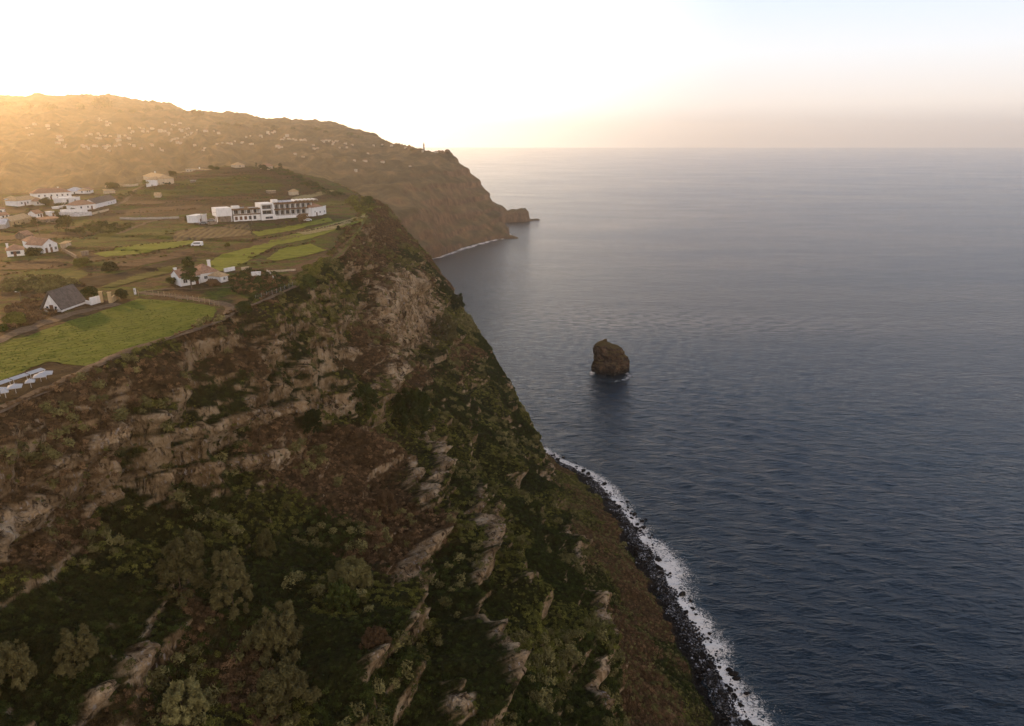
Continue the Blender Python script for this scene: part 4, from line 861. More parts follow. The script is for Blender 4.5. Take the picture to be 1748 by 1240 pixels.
for i in range(3): MB().add([(U(478+i*8),2.5,9.6),(U(478+i*8)+2.4,2.5,9.6),(U(478+i*8)+2.4,5,10.5),(U(478+i*8),5,10.5),(U(478+i*8),2.55,9.5),(U(478+i*8)+2.4,2.55,9.5),(U(478+i*8)+2.4,5.05,10.4),(U(478+i*8),5.05,10.4)], [(0,1,2,3),(7,6,5,4),(0,4,5,1),(1,5,6,2),(2,6,7,3),(3,7,4,0)]).build('solar_panel', R_pale, H)
for i in range(6):
    xx = U(502+i*7.2); pts = [(xx+1.25-1.25*math.cos(t), 9.75+1.1*math.sin(t)) for t in np.linspace(0, math.pi, 9)]; inn = [(xx+1.25-1.1*math.cos(t), 9.75+.95*math.sin(t)) for t in np.linspace(math.pi, 0, 9)]
    MB().prism(pts+inn, -.2, 6).build('roof_canopy', M_white, H)
MB().box(U(425), U(440), 1.0, 3.0, 7.01, 7.5).box(U(405), U(420), 4.0, 5.0, 7.01, 7.6).build('roof_pipes', M_metal, H)
house('chapel_house', 'small white house with brown pyramid roof at the right end of the hotel', (534,370), (551,367), 7, 5.0, 'hip', 2.2, wins=[(.25,2.2,.6,.8),(.75,1.4)], doors=[.42], far=False)
house('annex', 'little white annex touching the right side of the pyramid roofed house', (551,367), (557,365), 5, 4.4, 'flat', 0, tile=M_white, wins=[(.5,1.2)], cat='annex', sides=False)
house('garage', 'white open carport with flat roof at the left end of the hotel', (338,381), (354,378), 6, 3.6, 'flat', 0, tile=M_white, doors=[.3], cat='carport', sides=False)

# ---- cliff-edge cottage
house('cottage', 'white cottage wing with gable end left of the tall pine', (309,489), (342,484), 7, 3.0, 'gable', 1.9, tile=R_terra, wins=[(.25,1.0,1.2,1.1),(.6,1.0,1.0,1.1)], doors=[.85], chim=[(.04,.5,.5)], far=False)
house('cottage', 'white cottage wing with tall brown roof right of the pine', (343,483), (374,478), 7.5, 2.9, 'hip', 2.6, tile=R_terra, wins=[(.3,1.1,1.1,.9),(.62,1.1,1.1,.9)], chim=[(.92,.6,.6)], far=False)
house('cottage_annex', 'tiny white annex with tan hip roof at the right end of the cottage', (377,483), (390,480), 5, 1.9, 'hip', 1.5, tile=R_ochre, wins=[(.5,.8,.7,.7)], cat='annex', far=False, sides=False)
# ---- thatched A-frame hut
(ax_, ay_, az_), aa, aw = frame_from((105,533), (147,518))
AF = empty('a_frame_hut', (ax_, ay_, az_), aa, 'steep A-frame hut with grey brown thatched roof and white gable above the vineyard', 'hut')
MB().prismx([(.5, -1), (5.1, -1), (5.1, .9), (2.8, 4.7), (.5, .9)], .25, aw-.25).build('wall', M_white, AF)
q = MB(); q.prismx([(-.1, .55), (2.8, 5.3), (2.8, 5.65), (-.35, .75)], -.1, aw+.1); q.prismx([(2.8, 5.3), (5.7, .55), (5.95, .75), (2.8, 5.65)], -.1, aw+.1); q.build('roof', R_grey, AF)
MB().box(.15, .24, 2.2, 3.2, 0, 1.9).build('door', M_door, AF)
for yy in (1.5, 3.9): MB().box(.17, .24, yy-.3, yy+.3, .9, 1.5).build('window', M_glass, AF)
MB().box(0, aw, -.15, .1, -.6, .5).build('plinth', M_white, AF)
def wall_run(name, label, pix, h, th, mat, cat='wall', group=None, base=-.6, world=False):
    P = [p if world else gxy(*p) for p in pix]; P = densify(P, 2.5); m = MB()
    for a, b in zip(P, P[1:]):
        d = (b-a)/np.linalg.norm(b-a); n = np.array([-d[1], d[0]])*th/2; za, zb = float(gsurf(*a)), float(gsurf(*b))
        v = [(*(a-n), za+base), (*(b-n), zb+base), (*(b+n), zb+base), (*(a+n), za+base), (*(a-n), za+h), (*(b-n), zb+h), (*(b+n), zb+h), (*(a+n), za+h)]
        m.add(v, [(0,3,2,1),(4,5,6,7),(0,1,5,4),(1,2,6,5),(2,3,7,6),(3,0,4,7)])
    return tag(m.build(name, mat), label, cat, group)
wall_run('garden_wall', 'short white garden wall between the A-frame hut and the tan gate pillars', [(155,521),(173,516)], 2.1, .4, M_white)
wall_run('garden_wall', 'low white wall joining the A-frame hut to the taller white wall', [(147,519),(155,520)], 1.0, .3, M_white)
wall_run('retaining_wall', 'pale bluish retaining wall below the village pool terrace', [(96,369),(120,370),(157,368)], 2.2, .5, R_pale)
wall_run('retaining_wall', 'tan wall running right from the pool terrace towards the barn', [(158,367),(172,363),(186,360)], 1.2, .4, M_cream)
wall_run('pool_parapet', 'bright white parapet on top of the village pool terrace', [(104,367),(150,365)], 2.9, .4, M_white)
wall_run('stone_wall', 'long pale stone wall along the lane left of the hotel', [(205,375),(250,375),(306,373)], 1.1, .5, M_conc)
wall_run('pillared_wall', 'low tan wall with short pillars left of the knoll house', [(180,320),(205,319),(236,317)], 1.6, .5, M_cream)
wall_run('stone_wall', 'sloping stone wall going down right from the gabled farmhouse', [(106,428),(118,434),(131,442)], 1.2, .6, M_stone)
wall_run('garden_wall', 'white garden wall just behind the cottage annex', [(383,465),(401,462)], 1.3, .4, M_white)
wall_run('garden_wall', 'short pale wall right of the white wall behind the cottage', [(412,462),(426,461)], 1.1, .4, M_cream)
wall_run('farm_wall', 'low pale wall running toward the cliff behind the water tank', [(455,466),(485,464),(505,463)], .7, .4, M_cream)
wall_run('slatted_wall', 'slanting pale wall right of the white water tank', [(456,466),(464,473),(468,480)], 1.1, .4, M_conc)
wall_run('terrace_wall', 'brown stone terrace wall along the hotel car park', [(355,384),(371,383)], 1.4, .5, M_stone)
tk = gp(438,474); t_ = empty('water_tank', (tk[0], tk[1], tk[2]), .25, 'white rectangular water tank among the bushes right of the cottage', 'tank'); MB().box(-1.4, 1.4, -1, 1, -.3, 1.7).build('tank_body', M_white, t_); MB().box(-1.5, 1.5, -1.1, 1.1, 1.71, 1.85).build('lid', R_pale, t_)
for lab, px_, py_, hh in (('tan square gate pillar nearest the white garden wall', 174, 516, 2.9), ('tan square gate pillar beside the dark bush above the vineyard', 189, 517, 2.9)):
    g_ = gp(px_, py_); t_ = empty('gate_pillar', g_[:3], .3, lab, 'pillar'); MB().box(-.4, .4, -.4, .4, -.4, hh).build('shaft', M_ochre, t_); MB().box(-.5, .5, -.5, .5, hh+.01, hh+.2).build('cap', M_ochre, t_)
wall_run('gate_wall', 'rounded tan wall end right of the gate pillars', [(191,517),(200,512)], 1.6, .5, M_ochre)
g_ = gp(231,503); t_ = empty('meter_pillar', g_[:3], 0, 'slim white meter pillar at the left end of the vineyard fence', 'pillar'); MB().box(-.25, .25, -.2, .2, -.3, 1.9).build('shaft', M_white, t_); MB().box(-.18, .18, -.24, -.21, .9, 1.5).build('hatch', M_conc, t_)
# ---- fences
def fence(label, pix, gap, h, mat, r=.07, wires=(.5, 1.0, 1.35), name='fence', slope=0):
    P = densify([gxy(*p) for p in pix], gap); a0 = P[0]; root = empty(name, (a0[0], a0[1], float(gsurf(*a0))), 0, label, 'fence')
    L = []
    for p in P:
        z = float(gsurf(*p)); L.append((p[0]-a0[0], p[1]-a0[1], z-root.location.z))
    for l in L: MB().cyl((l[0], l[1], l[2]-.4), (l[0]+random.uniform(-.06, .06), l[1]+random.uniform(-.06, .06), l[2]+h*random.uniform(.92, 1.1)), r, r*.9, 6).build('post', mat, root)
    m = MB()
    for a, b in zip(L, L[1:]):
        for w in wires: m.cyl((a[0], a[1], a[2]+w), (b[0], b[1], b[2]+w), .012, n=4)
    m.build('wire', M_metal, root)
fence('row of pale wooden posts with wire along the far edge of the vineyard', [(237,506),(262,505),(290,509),(320,513),(350,518),(374,524)], 2.0, 1.7, M_wood, .10)
fence('grey wire fence beside the narrow path above the cliff edge', [(437,512),(465,503),(500,489)], 2.2, 1.6, M_metal, .05)
# ---- poles
for lab, px_, py_, hpx, lamp in (('tall leaning wooden utility pole at the left edge of the village', 9,357,30,0), ('short street lamp on a wooden pole left of the A-frame hut', 38,519,21,1), ('wooden utility pole on the left half of the pale lane wall', 241,375,16,0),
        ('wooden utility pole at the right end of the pale lane wall', 306,373,17,0), ('thin pole above the farmhouse on the left slope', 68,402,20,0), ('thin pole right of the gabled farmhouse', 99,404,18,0),
        ('thin utility pole between village and barn, beside the pool wall', 171,374,18,0), ('white pole at the left corner of the hotel', 369,382,20,0), ('slim pole in front of the hotel lower wing', 430,384,22,0), ('slim pole rising from the bushes right of the hotel', 583,357,20,0),
        ('slim pole left of the carport near the hotel', 345,380,17,0)):
    g_ = gp(px_, py_); hh = hpx*g_[3]*1.02; t_ = empty('street_lamp' if lamp else 'utility_pole', g_[:3], 0, lab, 'lamp' if lamp else 'pole'); ln = .09 if px_ == 9 else .02
    MB().cyl((0, 0, -.5), (-ln*hh, 0, hh), .13, .09, 8).build('pole', M_dkwood if px_ != 369 else M_white, t_)
    if lamp: MB().cyl((0, 0, hh-.3), (-.9, -.1, hh), .04).build('arm', M_metal, t_); MB().hip(-1.3, -.8, -.2, .1, hh-.12, hh+.05, .1, .05).build('lamp_head', M_white, t_)
    else: MB().box(-.7-ln*hh, .7-ln*hh, -.06, .06, hh-.6, hh-.48).build('crossarm', M_dkwood, t_)
# ---- vehicles
M_carw = simple('white_car_paint', (.7, .7, .7), .03, 1, .3); M_carg = simple('grey_car_paint', (.2, .22, .25), .05, 1, .3); M_tyre = simple('tyre_rubber', (.02, .02, .02), .1)
def car(label, px_, py_, ang, body, L=4.2, Wd=1.75, Hh=1.45, van=False, cat='car'):
    g_ = gp(px_, py_); t_ = empty('van' if van else 'parked_car', (g_[0], g_[1], float(gsurf(g_[0], g_[1]))+.05), ang, label, cat)
    prof = [(0, .35), (.05, .85), (.7, Hh*.66), (1.15, Hh*.92), (1.6, Hh), (L-.9, Hh), (L-.25, Hh*.68), (L, .9), (L, .35)] if not van else [(0, .35), (.02, 1.1), (.5, Hh*.62), (.95, Hh*.96), (1.3, Hh), (L-.1, Hh), (L, Hh*.9), (L, .35)]
    bo = MB().prism([(a-L/2, b) for a, b in prof], -Wd/2, Wd/2).build('body', body, t_)
    MB().box(-L/2+1.1, L/2-.8, -Wd/2-.015, Wd/2+.015, Hh*.62, Hh*.88).build('side_glass', M_glass, t_)
    for sx_ in (-L/2+.8, L/2-.85):
        for sy_ in (-Wd/2+.02, Wd/2-.02): MB().cyl((sx_, sy_-.1, .32), (sx_, sy_+.1, .32), .32, n=14).build('wheel', M_tyre, t_)
    for sy_ in (-.6, .6): MB().box(-L/2-.02, -L/2+.06, sy_-.15, sy_+.15, .6, .75).build('headlight', M_frame, t_)
    return t_
car('long white van parked on the green field left of the hotel field', 337, 421, .15, M_carw, 4.6, 1.9, 1.9, True, 'van')
car('white car parked in the grass below the right end of the hotel', 525, 378, .6, M_carw)
car('white car parked left of the hotel beside the carport', 334, 378, 1.1, M_carw)
car('grey car parked beneath the pole left of the hotel', 347, 383, .4, M_carg)
car('pale grey car parked between carport and hotel', 361, 379, .2, M_metal)
# ---- parasols on the soil terrace
M_cloth = simple('white_canvas', (.42, .42, .43), .08, 2, .9)
deck = empty('sunshade_pergola', gp(0,666)[:3], 0, 'long narrow white canvas pergola running along the dark soil terrace', 'pergola')
a = np.array(gp(-40,680)[:3]); b = np.array(gp(78,640)[:3]); o_ = np.array(deck.location); dv = (b-a)/np.linalg.norm((b-a)[:2]); nn = np.array([-dv[1], dv[0], 0])*.6
Lg = int(np.linalg.norm(b-a)/3)
for i in range(Lg):
    p0 = a+(b-a)*i/Lg-o_; p1 = a+(b-a)*(i+.93)/Lg-o_; m = MB(); za = 1.2
    v = []
    for zz in (za, za+.06):
        v += [tuple(p0-nn+[0, 0, zz]), tuple(p1-nn+[0, 0, zz]), tuple(p1+nn+[0, 0, zz+.25]), tuple(p0+nn+[0, 0, zz+.25])]
    m.add(v, [(0,3,2,1),(4,5,6,7),(0,1,5,4),(1,2,6,5),(2,3,7,6),(3,0,4,7)]); m.build('canopy', M_cloth, deck)
    for q_ in (p0-nn*.9, p0+nn*.9): MB().cyl(tuple(q_+[0, 0, -.5]), tuple(q_+[0, 0, 1.3]), .05, n=6).build('post', M_frame, deck)
def parasol(label, px_, py_, s, rz):
    g_ = gp(px_, py_); t_ = empty('parasol', g_[:3], rz, label, 'parasol', 'white parasols on the soil terrace')
    MB().add([(-s,-s,1.5),(s,-s,1.5),(s,s,1.5),(-s,s,1.5),(0,0,2.05),(-s,-s,1.38),(s,-s,1.38),(s,s,1.38),(-s,s,1.38)], [(0,1,4),(1,2,4),(2,3,4),(3,0,4),(5,6,1,0),(6,7,2,1),(7,8,3,2),(8,5,0,3)]).build('canopy', M_cloth, t_)
    MB().cyl((0, 0, -.2), (0, 0, 2.15), .045, n=8).build('pole', M_frame, t_); MB().cyl((0, 0, -.05), (0, 0, .12), .35, .3, 12).build('base', M_conc, t_)
parasol('largest white parasol, at the right end of the pergola', 80, 650, 1.2, .5); parasol('large white parasol beside the largest one, overlapping the pergola', 71, 654, 1.1, .45)
parasol('small lone white parasol in front of the pergola middle', 54, 664, .8, .5); parasol('medium white parasol in front of the pergola left half', 28, 673, 1.15, .5)
parasol('white parasol cut by the left edge of the photo', 1, 679, 1.15, .5); parasol('smallest low white parasol near the left edge', 11, 682, .6, .6)
# ------------------------------------------------------------------ trees and shrubs
def trunk_mesh(h, r, seed, limbs=6, lean=(0, 0)):
    R = random.Random(seed); m = MB(); pts = [Vector((lean[0]*t*h+.05*h*t*R.uniform(-1, 1), lean[1]*t*h+.05*h*t*R.uniform(-1, 1), h*t-.4*(t == 0))) for t in (0, .25, .5, .75, 1)]
    for i in range(4): m.cyl(pts[i], pts[i+1], r*(1-i*.22), r*(1-(i+1)*.22), 8)
    for i in range(limbs):
        t = R.uniform(.3, .95); k = min(3, int(t*4)); p = pts[k].lerp(pts[k+1], t*4-k); a = R.uniform(0, 6.28); l = h*R.uniform(.2, .38); m.cyl(p, p+Vector((math.cos(a)*l, math.sin(a)*l, l*R.uniform(.2, .8))), r*.35, r*.1, 6)
    return m
def tree(name, label, loc, h, rx, mat, lumps, seed, n=1800, size=.22, elong=1.0, cat='tree', group=None, trunk_r=.25, lean=(0, 0), surf=.5, crown='crown'):
    t_ = empty(name, loc, 0, label, cat, group); r = np.random.default_rng(seed)
    V, Fq = leaf_cloud(r, lumps, n, size, elong, surf=surf); link(crown, np_mesh(crown, V, Fq, [mat], False), t_)
    trunk_mesh(h*.7, trunk_r, seed, lean=lean).build('trunk' if cat == 'tree' else 'stem', M_bark, t_); return t_
def round_lumps(h, rx, seed, k=12, z0=.25):
    r = np.random.default_rng(seed); L = [(0, 0, h*.55, rx*.6, rx*.6, h*.38)]
    for i in range(k):
        a = r.random()*6.28; q = rx*(.35+.4*r.random()); z = h*(z0+.62*r.random()); s = rx*(.28+.2*r.random()); L.append((q*math.cos(a)*(1.1-.5*z/h), q*math.sin(a)*(1.1-.5*z/h), z, s, s, s*.8))
    return L
g_ = gp(327, 494); hh = 59*g_[3]
r = np.random.default_rng(5); L = []
for i in range(34):
    t = r.random(); z = hh*(.28+.68*t); q = (1-t)**.7*2.3+.35; a = r.random()*6.28; L.append((math.cos(a)*q*.75, math.sin(a)*q*.75, z, .75+.35*(1-t), .75+.35*(1-t), .6))
tree('pine_tree', 'tall dark conifer standing in front of the white cottage', g_[:3], hh, 2.4, M_deep, L, 5, 5200, .2, 1.3, trunk_r=.28)
def shrub(label, px_, py_, wpx, hpx, mat, seed, name='shrub', cat='shrub', group=None, n=None):
    g_ = gp(px_, py_); rx = wpx*g_[3]/2; h = max(hpx*g_[3], .8)
    tree(name, label, (g_[0], g_[1], float(gsurf(g_[0], g_[1]))), h, rx, mat, round_lumps(h, rx, seed, 11, .12), seed, n or int(500+60*wpx), .10+.05*rx, cat=cat, group=group, trunk_r=.06+.03*rx, crown='foliage' if cat == 'shrub' else 'crown')
SH = [('round dark bush beside the tan gate pillar at the vineyard corner', 208,512,24,20,M_deep,'b'), ('dark green bush behind the white garden wall of the A-frame hut', 156,509,34,20,M_deep,'b'), ('dark bush where the dirt path bends at the cliff edge', 418,531,32,20,M_deep,'b'),
 ('small round tree alone in the grass left of the cliff rim', 578,395,9,10,M_deep,'t'), ('dark round tree alone in the brown field left of the cottage', 190,462,30,16,M_deep,'b'), ('big dark tree in the left fields below the village barn', 115,392,34,26,M_deep,'t'),
 ('round bush in front of the leftmost village house', 78,352,22,14,M_deep,'b'), ('dark tree between pool terrace and white village house', 127,365,12,10,M_deep,'t'), ('dark tree by the small white house at the pool terrace', 98,371,11,12,M_deep,'t'),
 ('bushy tree on the skyline right of the knoll house', 297,301,18,9,M_deep,'t'), ('dark bush in front of the cream knoll house', 252,316,22,9,M_green,'b'), ('low bushes on the skyline left of the knoll house', 190,322,30,9,M_deep,'b'),
 ('bushy tree on the crest right of the long cream house', 360,290,12,7,M_deep,'t'), ('second bushy tree on the crest beside the long cream house', 370,290,12,6,M_deep,'t'), ('pointed tree on the crest left of the tumbledown house', 438,287,5,10,M_deep,'t'),
 ('broad dark tree against the tumbledown house on the crest', 450,291,18,10,M_deep,'t'), ('tall tree on the crest right of the tumbledown house', 479,291,10,13,M_deep,'t'), ('bush in front of the right end of the hotel', 516,378,24,14,M_brown,'b'),
 ('small dark bush below the carport left of the hotel', 322,380,14,14,M_deep,'b'), ('bush on the field edge right of the white van', 388,421,10,7,M_green,'b'), ('olive tree left of the A-frame hut', 28,555,44,24,M_green,'b'),
 ('dark tree behind the lamp left of the A-frame hut', 34,500,18,8,M_deep,'t'), ('bushy tree on the rim right of the hotel', 603,348,22,16,M_green,'t'), ('dark windswept tree on the outermost rim corner', 628,352,24,18,M_deep,'t'),
 ('round shrub among the thicket right of the white water tank', 442,487,18,16,M_deep,'b'), ('dark shrub behind the left cottage wing', 292,487,22,14,M_deep,'b'), ('low dark shrub in front of the right cottage wing', 362,488,26,9,M_brown,'b'),
 ('large dark bush left of the farm path at the cliff edge', 528,498,34,34,M_deep,'b'), ('bright green bush on the rim above the large dark bush', 536,470,24,18,M_green,'b'), ('yellow green bush at the left edge beside the dirt track', 6,565,16,12,M_field,'b'),
 ('dark bush left of the farmhouse with terracotta roof', 60,436,30,14,M_deep,'b'), ('bush on the slope right of the stone wall of the gabled farmhouse', 140,452,26,12,M_green,'b')]
for i, (lab, a, b, c, d, m, ty) in enumerate(SH): shrub(lab, a, b, c, d, m, 100+i, 'tree' if ty == 't' else 'shrub', 'tree' if ty == 't' else 'shrub')
# ---- big shrubs growing out of the near cliff
def cliff_hit(px0, py0, r=4):
    k = np.where((np.abs(PXC-px0) < r) & (np.abs(PYC-py0) < r) & (FC > 20))[0]
    if len(k) == 0: return cliff_hit(px0, py0, r*2)
    j = k[np.argmin(FC[k])]; return Pf[j], Nf[j], FC[j]/F
FC = f_; PXC = PW/2+F*Pf[:, 0]/np.maximum(f_, 1); PYC = PH/2-F*u_/np.maximum(f_, 1)
def cliff_shrub(label, px0, py0, wpx, hpx, mat, seed, elong=1.6, hang=.25):
    p, n, t = cliff_hit(px0, py0); rx = wpx*t/2; h = hpx*t
    r = np.random.default_rng(seed); L = []
    for i in range(110):
        q = r.random(); a = r.random()*6.28; w = 1.15-.6*q; s_l = rx*(.05+.10*r.random()); L.append((n[0]*h*.3*q+math.cos(a)*rx*w*r.random()**.5, math.sin(a)*rx*w*r.random()**.5, h*(.02+.9*q), s_l, s_l, s_l*1.7))
    tree('cliff_shrub', label, tuple(p), h, rx, mat, L, seed, int(6000+60*wpx), .11+.016*rx, elong*1.3, cat='shrub', trunk_r=.12, crown='foliage', surf=.2)
for i, a in enumerate([('tall pale olive shrub with rounded top growing from the shadowed cliff at lower left',312,1010,95,110,M_feather), ('windswept olive shrub leaning right beside the tall pale shrub',400,1040,70,130,M_feather), ('small leafy shrub between the brown slope and the leaning shrub',455,945,36,44,M_olive),
     ('spreading olive shrub below the leaning one near the bottom',470,1110,95,90,M_feather), ('shaggy olive shrub overhanging the lower rock step at the bottom edge',480,1200,110,70,M_feather), ('feathery green shrub above the middle rock scarp',600,1000,80,45,M_olive),
     ('dry grey bush on the rounded rock below the feathery shrub',640,1110,50,40,M_brown), ('pale shrub in the lower left corner above the rock step',140,1130,70,70,M_feather), ('grey green shrub at the left edge near the bottom',30,1160,70,80,M_feather),
     ('dark shrub in the gully left of the long rock rib',580,1040,60,55,M_deep), ('leafy shrub at the foot of the lower left rock band',310,1215,80,50,M_olive), ('dark evergreen bush under the overhang in the middle of the cliff',620,700,60,44,M_deep),
     ('large evergreen tree crown in the hollow above the brown slope',700,715,90,50,M_deep), ('dark round evergreen left of the brown slope',535,740,40,42,M_deep), ('round pale olive bush on the shoulder below the rock face',760,575,50,42,M_feather),
     ('small tree standing on the cliff skyline above the sea',757,490,8,14,M_deep), ('dark bush on the skyline right of the rock face',780,525,34,26,M_deep), ('grey leafless bush below the brown slope',660,870,40,34,M_brown)]):
    cliff_shrub(*a, 300+i)

# ------------------------------------------------------------------ sea stack
nth, nh_ = 180, 110; th = np.linspace(0, 2*math.pi, nth+1)[:-1]; hv = np.linspace(0, 1, nh_)
TH, HV = np.meshgrid(th, hv, indexing='ij'); Rp = np.interp(HV, [0, .12, .35, .6, .75, .86, .94, .98, 1], [13.4, 13.2, 12.2, 11.2, 9.6, 7.6, 4.8, 2.2, 0])
cx_ = np.interp(HV, [0, .5, 1], [0, 0, -2.4]); dirx = np.cos(TH); diry = np.sin(TH)
Rn = Rp*(1+.10*np.cos(2*TH+.6)+.06*np.cos(3*TH+1))
Xs = cx_+Rn*dirx; Ys = Rn*diry*.85; Zs = -3+28.0*HV**.95 - 2.0*dirx*HV
nn_ = 3.0*fbm(xyz(Xs*.11, Ys*.11, Zs*.08), 5)+.7*noise3(xyz(Xs*.1, Ys*.1, Zs*.7))+1.6*(1-2*np.abs(noise3(xyz(Xs*.2, Ys*.2, Zs*.05))))
notch = 3.2*np.exp(-((np.angle(np.exp(1j*(TH+2.55))))/.35)**2)*np.exp(-((HV-.42)/.22)**2)
fadeS = np.clip(Rp/6, 0, 1); Xs += dirx*(nn_-notch)*fadeS; Ys += diry*(nn_-notch)*fadeS; Zs += .8*noise3(xyz(Xs*.2, Ys*.2, 0*Xs))
ii = np.arange(nth)[:, None]*nh_+np.arange(nh_-1)[None]; jj = ((np.arange(nth)+1) % nth)[:, None]*nh_+np.arange(nh_-1)[None]
Fs = np.stack([ii, jj, jj+1, ii+1], -1).reshape(-1, 4)
mk = N('stack_rock'); p = mk.pos(); n1 = mk.noise(.22, p, 6, .7, .5); g = mk.n('ShaderNodeNewGeometry'); sp = mk.n('ShaderNodeSeparateXYZ'); mk.l(g.outputs['Normal'], sp.inputs[0]); sz_ = mk.n('ShaderNodeSeparateXYZ'); mk.l(g.outputs['Position'], sz_.inputs[0])
rc = mk.ramp(n1, [(.3, (.018, .013, .009)), (.5, (.06, .036, .022)), (.7, (.15, .088, .05))]); gc = mk.ramp(mk.noise(.6, p, 5, .7), [(.3, (.05, .033, .015)), (.7, (.12, .085, .03))])
mm = mk.n('ShaderNodeMapRange'); mk.l(mk.math('ADD', sp.outputs[2], mk.math('MULTIPLY', n1, .5)), mm.inputs[0]); mm.inputs[1].default_value = .6; mm.inputs[2].default_value = 1.0
wet = mk.n('ShaderNodeMapRange'); mk.l(sz_.outputs[2], wet.inputs[0]); wet.inputs[1].default_value = 5; wet.inputs[2].default_value = 1
mk.col(mk.mix(wet.outputs[0], mk.mix(mm.outputs[0], rc, gc), (.012, .010, .009))); mk.bump(mk.math('ADD', n1, mk.math('MULTIPLY', mk.noise(1.2, p, 4, .7), .4)), .9, 2)
so = link('sea_stack', np_mesh('sea_stack', xyz(Xs, Ys, Zs), Fs, [mk.m])); so.location = (STK[0], STK[1]+10, 0); tag(so, 'tall brown rock stack standing alone in the sea with surf at its foot', 'rock stack')

# ------------------------------------------------------------------ boulders
mb_ = N('wet_basalt'); mb_.col(mb_.ramp(mb_.noise(1.4, None, 4, .7), [(.35, (.006, .005, .005)), (.6, (.022, .018, .016)), (.8, (.05, .045, .045))])); mb_.rough(.55); mb_.bump(mb_.noise(3, None, 3), .6, .2)
def rock_me(seed, mat, sub=3):
    import bmesh
    bm = bmesh.new(); bmesh.ops.create_icosphere(bm, subdivisions=sub, radius=1); P = np.array([v.co for v in bm.verts])
    r = np.random.default_rng(seed); sc_ = np.array([1, .75+.3*r.random(), .55+.3*r.random()]); d = 1+.35*noise3(P*1.1+seed*3)+.15*noise3(P*2.7+seed)
    for _ in range(7):
        n = r.normal(size=3); n /= np.linalg.norm(n); c_ = .62+.2*r.random(); ov = np.clip((P*d[:, None])@n-c_, 0, None); P = P-ov[:, None]*n/d[:, None]
    P = P*d[:, None]*sc_
    for v, q in zip(bm.verts, P): v.co = q
    me = bpy.data.meshes.new('boulder'); bm.to_mesh(me); bm.free(); me.materials.append(mat); return me
RK = [rock_me(i, mb_.m) for i in range(6)]
vis_s = [i for i, q in enumerate(SHORE) if True]
SL = np.array(densify(SHORE[3:13], .5)); dvs = np.gradient(SL, axis=0); ns_ = np.stack([dvs[:, 1], -dvs[:, 0]], 1); ns_ /= np.linalg.norm(ns_, axis=1)[:, None]   # seaward normal
k = 0
for i in range(290):
    j = random.randrange(len(SL)); off = random.choice([random.gauss(-3, 3.5), random.gauss(-3, 3.5), random.gauss(2.5, 2.2)]); p = SL[j]+ns_[j]*off; s = random.choice([.5, .6, .7, .8, .9, 1.1, 1.5])*(.8 if off > 3 else 1)
    z = max(0, -off*.27)+s*.15
    o = bpy.data.objects.new('boulder', RK[k % 6]); COL.objects.link(o); o.location = (p[0], p[1], z); o.scale = (s, s, s); o.rotation_euler = (random.uniform(-.3, .3), random.uniform(-.3, .3), random.uniform(0, 6.28)); k += 1
    tag(o, 'dark wet basalt boulder on the surf-washed beach at the foot of the cliff', 'boulder', 'dark boulders along the shoreline')
for lab, px_, py_, s in (('largest black boulder standing alone in the white surf near the bottom', 1252,1152,2.0), ('second black boulder touching the largest one in the surf', 1257,1160,1.6), ('low black boulder in the surf just above the bottom edge', 1275,1185,1.1)):
    p = onz(px_, py_, 0); o = bpy.data.objects.new('boulder', RK[2]); COL.objects.link(o); o.location = (p[0], p[1], .3); o.scale = (s, s*.8, s*.8); tag(o, lab, 'boulder')
# shingle between them
cS = bpy.data.collections.new('shingle_sources')
ml = N('grey_shingle'); oi = ml.n('ShaderNodeObjectInfo'); ml.col(ml.ramp(oi.outputs['Random'], [(0, (.008, .007, .007)), (.6, (.03, .027, .026)), (.85, (.09, .088, .095)), (1, (.3, .3, .33))])); ml.rough(.7)
for i in range(3): cS.objects.link(bpy.data.objects.new(f'stone_{i}', rock_me(20+i, ml.m, 1)))
j = RNG.integers(0, len(SL), 9000); off = RNG.normal(-3.2, 2.9, 9000); P = SL[j]+ns_[j]*off[:, None]; kk = (off < 2.5) & (off > -17)
zz = np.maximum(0, -off*.3); scatter('shingle', np.column_stack([P, zz])[kk], np.tile([0, 0, 1.], (kk.sum(), 1)), RNG.uniform(.2, .6, kk.sum()), cS, 0)

# ------------------------------------------------------------------ far village
Ff = Cf.reshape(-1, 3); ff = Ff[:, 1]*cP-(Ff[:, 2]-CAMZ)*sP; uf = Ff[:, 1]*sP+(Ff[:, 2]-CAMZ)*cP; PXF = PW/2+F*Ff[:, 0]/ff; PYF = PH/2-F*uf/ff
def far_hit(px0, py0, r=3):
    k = np.where((np.abs(PXF-px0) < r) & (np.abs(PYF-py0) < r))[0]
    if len(k) == 0: return far_hit(px0, py0, r*1.7) if r < 60 else None
    q = k[np.argmin(ff[k])]; return Ff[q], ff[q]/F
M_farw = wallmat('village_render', (.50, .42, .33), .15); FH = []
for i, (w, d, h, ro) in enumerate([(9, 7, 4, 'hip'), (13, 8, 5.5, 'hip'), (8, 8, 6.5, 'flat'), (15, 7, 3.5, 'hip')]):
    a = MB().box(-w/2, w/2, -d/2, d/2, -3, h); b = MB().hip(-w/2-.4, w/2+.4, -d/2-.4, d/2+.4, h+.02, h+2.2) if ro == 'hip' else MB().box(-w/2-.2, w/2+.2, -d/2-.2, d/2+.2, h+.02, h+.6)
    ms_ = []
    for m, nm, mt in ((a, 'wall', M_farw), (b, 'roof', R_terra if ro == 'hip' else M_farw)):
        me = bpy.data.meshes.new(nm); me.from_pydata(m.v, [], m.f); me.materials.append(mt); ms_.append((nm, me))
    FH.append(ms_)
